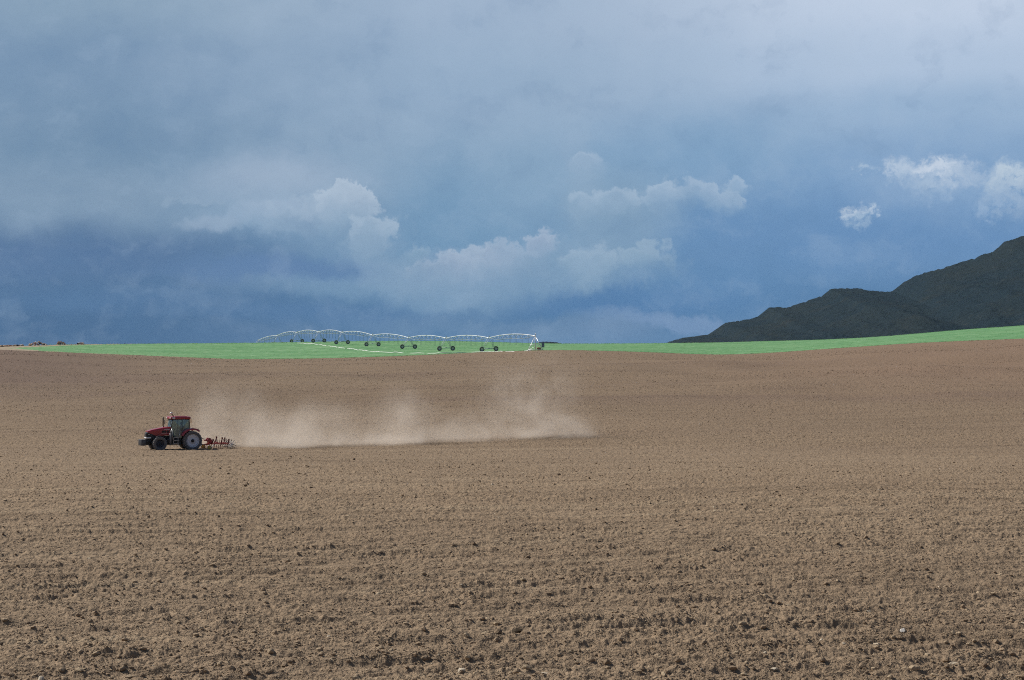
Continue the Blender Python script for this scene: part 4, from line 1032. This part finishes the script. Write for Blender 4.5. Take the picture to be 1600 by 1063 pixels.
# ------------------------------------------------------------------ ragged growth along the field edge, over the crop and on the crest
def tufts():
    R_ = np.random.RandomState(21); P_ = []
    def put(u, Y, h): P_.append(np.stack([(u - 800) / F * Y, Y, h], -1))
    n = 2600; u = R_.uniform(60, 1660, n); put(u, T_de(u) + R_.normal(0, 1.4, n) + 1.0, R_.uniform(.06, .22, n))
    n = 2500; u = R_.uniform(60, 1660, n); put(u, T_dc(u) - np.abs(R_.normal(0, 6, n)), R_.uniform(.10, .32, n))
    n = 9000; u = R_.uniform(60, 1660, n); t = R_.uniform(.12, .9, n); ok_ = (t < np.interp(u, [60, 250], [.7, 1])); u, t = u[ok_], t[ok_]
    Y = T_de(u) + (T_dc(u) - T_de(u)) * t; X = (u - 800) / F * Y; k_ = R_.rand(len(u)) < np.clip(.35 + 1.2 * fbm(X / 25, Y / 40, 3, 95), .05, 1); put(u[k_], Y[k_], R_.uniform(.06, .18, int(k_.sum())))
    Q = np.concatenate(P_); Z = gz(Q[:, 0], Q[:, 1]); V_, n = [], len(Q)
    for b in range(5):
        a = R_.rand(n) * 6.283; w = Q[:, 2] * .28; hh = Q[:, 2] * R_.uniform(.7, 1.2, n); lean = R_.uniform(.1, .6, n) * hh
        ca_, sa_ = np.cos(a), np.sin(a); bx = Q[:, 0] + ca_ * .08; by = Q[:, 1] + sa_ * .08
        V_.append(np.stack([np.stack([bx - sa_ * w, by + ca_ * w, Z - .03], -1), np.stack([bx + sa_ * w, by - ca_ * w, Z - .03], -1), np.stack([bx + ca_ * lean, by + sa_ * lean, Z + hh], -1)], 1))
    V3 = np.concatenate(V_).reshape(-1, 3); o = np_mesh('crop_tufts', V3, np.arange(len(V3), dtype=np.int32).reshape(-1, 3), M_TUFT, False)
    tag(o, 'ragged tufts of young green crop along the field edge and crest', 'crop', None, 'stuff')
M_TUFT = bpy.data.materials.new('crop_tuft'); M_TUFT.use_nodes = True; _k2 = NT(M_TUFT.node_tree)
_ri = _k2.n.new('ShaderNodeNewGeometry').outputs['Random Per Island']
_k2.put(_k2.n['Principled BSDF'].inputs['Base Color'], _k2.ramp(_ri, [(0, (.14, .32, .12, 1)), (.6, (.22, .42, .18, 1)), (.85, (.32, .46, .22, 1)), (1, (.46, .46, .26, 1))]))
_bs = _k2.n['Principled BSDF']; _tl = _k2.n.new('ShaderNodeBsdfTranslucent'); _mx = _k2.n.new('ShaderNodeMixShader'); _mx.inputs[0].default_value = 0.5
_k2.l.new(_bs.inputs['Base Color'].links[0].from_socket, _tl.inputs[0]); _k2.l.new(_bs.outputs[0], _mx.inputs[1]); _k2.l.new(_tl.outputs[0], _mx.inputs[2]); _k2.l.new(_mx.outputs[0], _k2.n['Material Output'].inputs[0])
_k2.n['Principled BSDF'].inputs['Roughness'].default_value = .8
tufts()

# ------------------------------------------------------------------ dust behind the cultivator
def dust():
    Lx, Wy, Hz = 46.0, 5.5, 10.5
    b = Vector((tx, ty, 0)) - fwd * 1.0
    e = b - fwd * 40; zb, ze_ = g1(b.x, b.y), g1(e.x, e.y)
    f = Vector((-fwd.x * 40, -fwd.y * 40, ze_ - zb)).normalized(); l = Vector((-f.y, f.x, 0)).normalized(); u_ = f.cross(l).normalized()
    M = Matrix((f, l, u_)).transposed().to_4x4(); M.translation = Vector((b.x, b.y, zb))
    d_ = MB(); d_.box((0, -Wy, -.6), (Lx, Wy + 3.5, Hz))
    m = bpy.data.materials.new('dust'); m.use_nodes = True; k = NT(m.node_tree); k.n.clear()
    t = k.n.new('ShaderNodeTexCoord').outputs['Object']; x, y, z = k.sep(t)
    fx = k.math('DIVIDE', x, Lx)
    def val(pts):                      # height and strength of the plume along the trail
        return k.ramp(fx, [(p / Lx, (v_, v_, v_, 1)) for p, v_ in pts], 'EASE')
    hgt = k.math('MULTIPLY', val([(0, .40), (2.5, .62), (6, .72), (9, .46), (14, .40), (18, .34), (22, .60), (26, .40), (30, .36), (35, .50), (40, .50), (45, .40)]), 10.0)
    amp = val([(0, .12), (2.0, .50), (4.5, .85), (7, 1.0), (12, .62), (17, .50), (21.5, .70), (26, .42), (30, .32), (36, .42), (41, .36), (45.5, .0)])
    n1 = k.noise(k.vec('MULTIPLY', t, (.30, .30, .38)), 1.0, 5, 0.62, 0.6); n2 = k.noise(t, .14, 3, .5)
    zz = k.math('ADD', z, k.math('MULTIPLY', k.math('SUBTRACT', n2, .5), -5.0))
    fall = k.mr(k.math('DIVIDE', zz, hgt), 1.15, -.10)
    low = k.mr(z, 1.6, 0.0, 0, .6)
    y = k.math('ADD', y, k.mr(z, 3.0, 0.4, 0, 2.4))
    lat = k.mr(k.math('ABSOLUTE', k.math('ADD', k.math('SUBTRACT', y, k.mr(x, 9.0, 3.5, 1.2, 6.2)), k.math('MULTIPLY', k.math('SUBTRACT', n2, .5), 4.0))), 4.2, .6)
    dn = k.math('MULTIPLY', k.math('MULTIPLY', k.math('ADD', k.math('MULTIPLY', fall, k.mr(n1, .20, .76)), k.math('MULTIPLY', low, k.mr(n1, .3, .6))), lat), amp)
    veil = k.math('MULTIPLY', k.math('MULTIPLY', k.mr(fx, .62, .80), k.mr(fx, .99, .86)), k.math('MULTIPLY', k.mr(z, 10.3, 4.0), k.mr(n1, .38, .66)))
    dn = k.math('ADD', k.math('MULTIPLY', dn, DUST), k.math('MULTIPLY', veil, k.math('MULTIPLY', lat, .10)))
    pv_ = k.n.new('ShaderNodeVolumePrincipled'); pv_.inputs['Color'].default_value = (.96, .88, .78, 1); pv_.inputs['Anisotropy'].default_value = .15
    k.put(pv_.inputs['Density'], dn); o_ = k.n.new('ShaderNodeOutputMaterial'); k.l.new(pv_.outputs[0], o_.inputs['Volume'])
    o = d_.build('dust_cloud', m); o.matrix_world = M
    tag(o, 'pale dust trailing behind the cultivator across the ploughed field', 'dust', None, 'stuff')
DUST = 0.36
dust()

# ------------------------------------------------------------------ the air
def haze():
    b = MB(); b.box((-12600, -12600, -44), (12600, 12600, 420))
    m = bpy.data.materials.new('haze'); m.use_nodes = True; k = NT(m.node_tree); k.n.clear()
    v = k.n.new('ShaderNodeVolumePrincipled'); v.inputs['Color'].default_value = (.45, .72, 1.0, 1); v.inputs['Density'].default_value = 1.5e-5; v.inputs['Anisotropy'].default_value = 0.0
    o_ = k.n.new('ShaderNodeOutputMaterial'); k.l.new(v.outputs[0], o_.inputs['Volume'])
    tag(b.build('haze', m), kind='stuff')
haze()
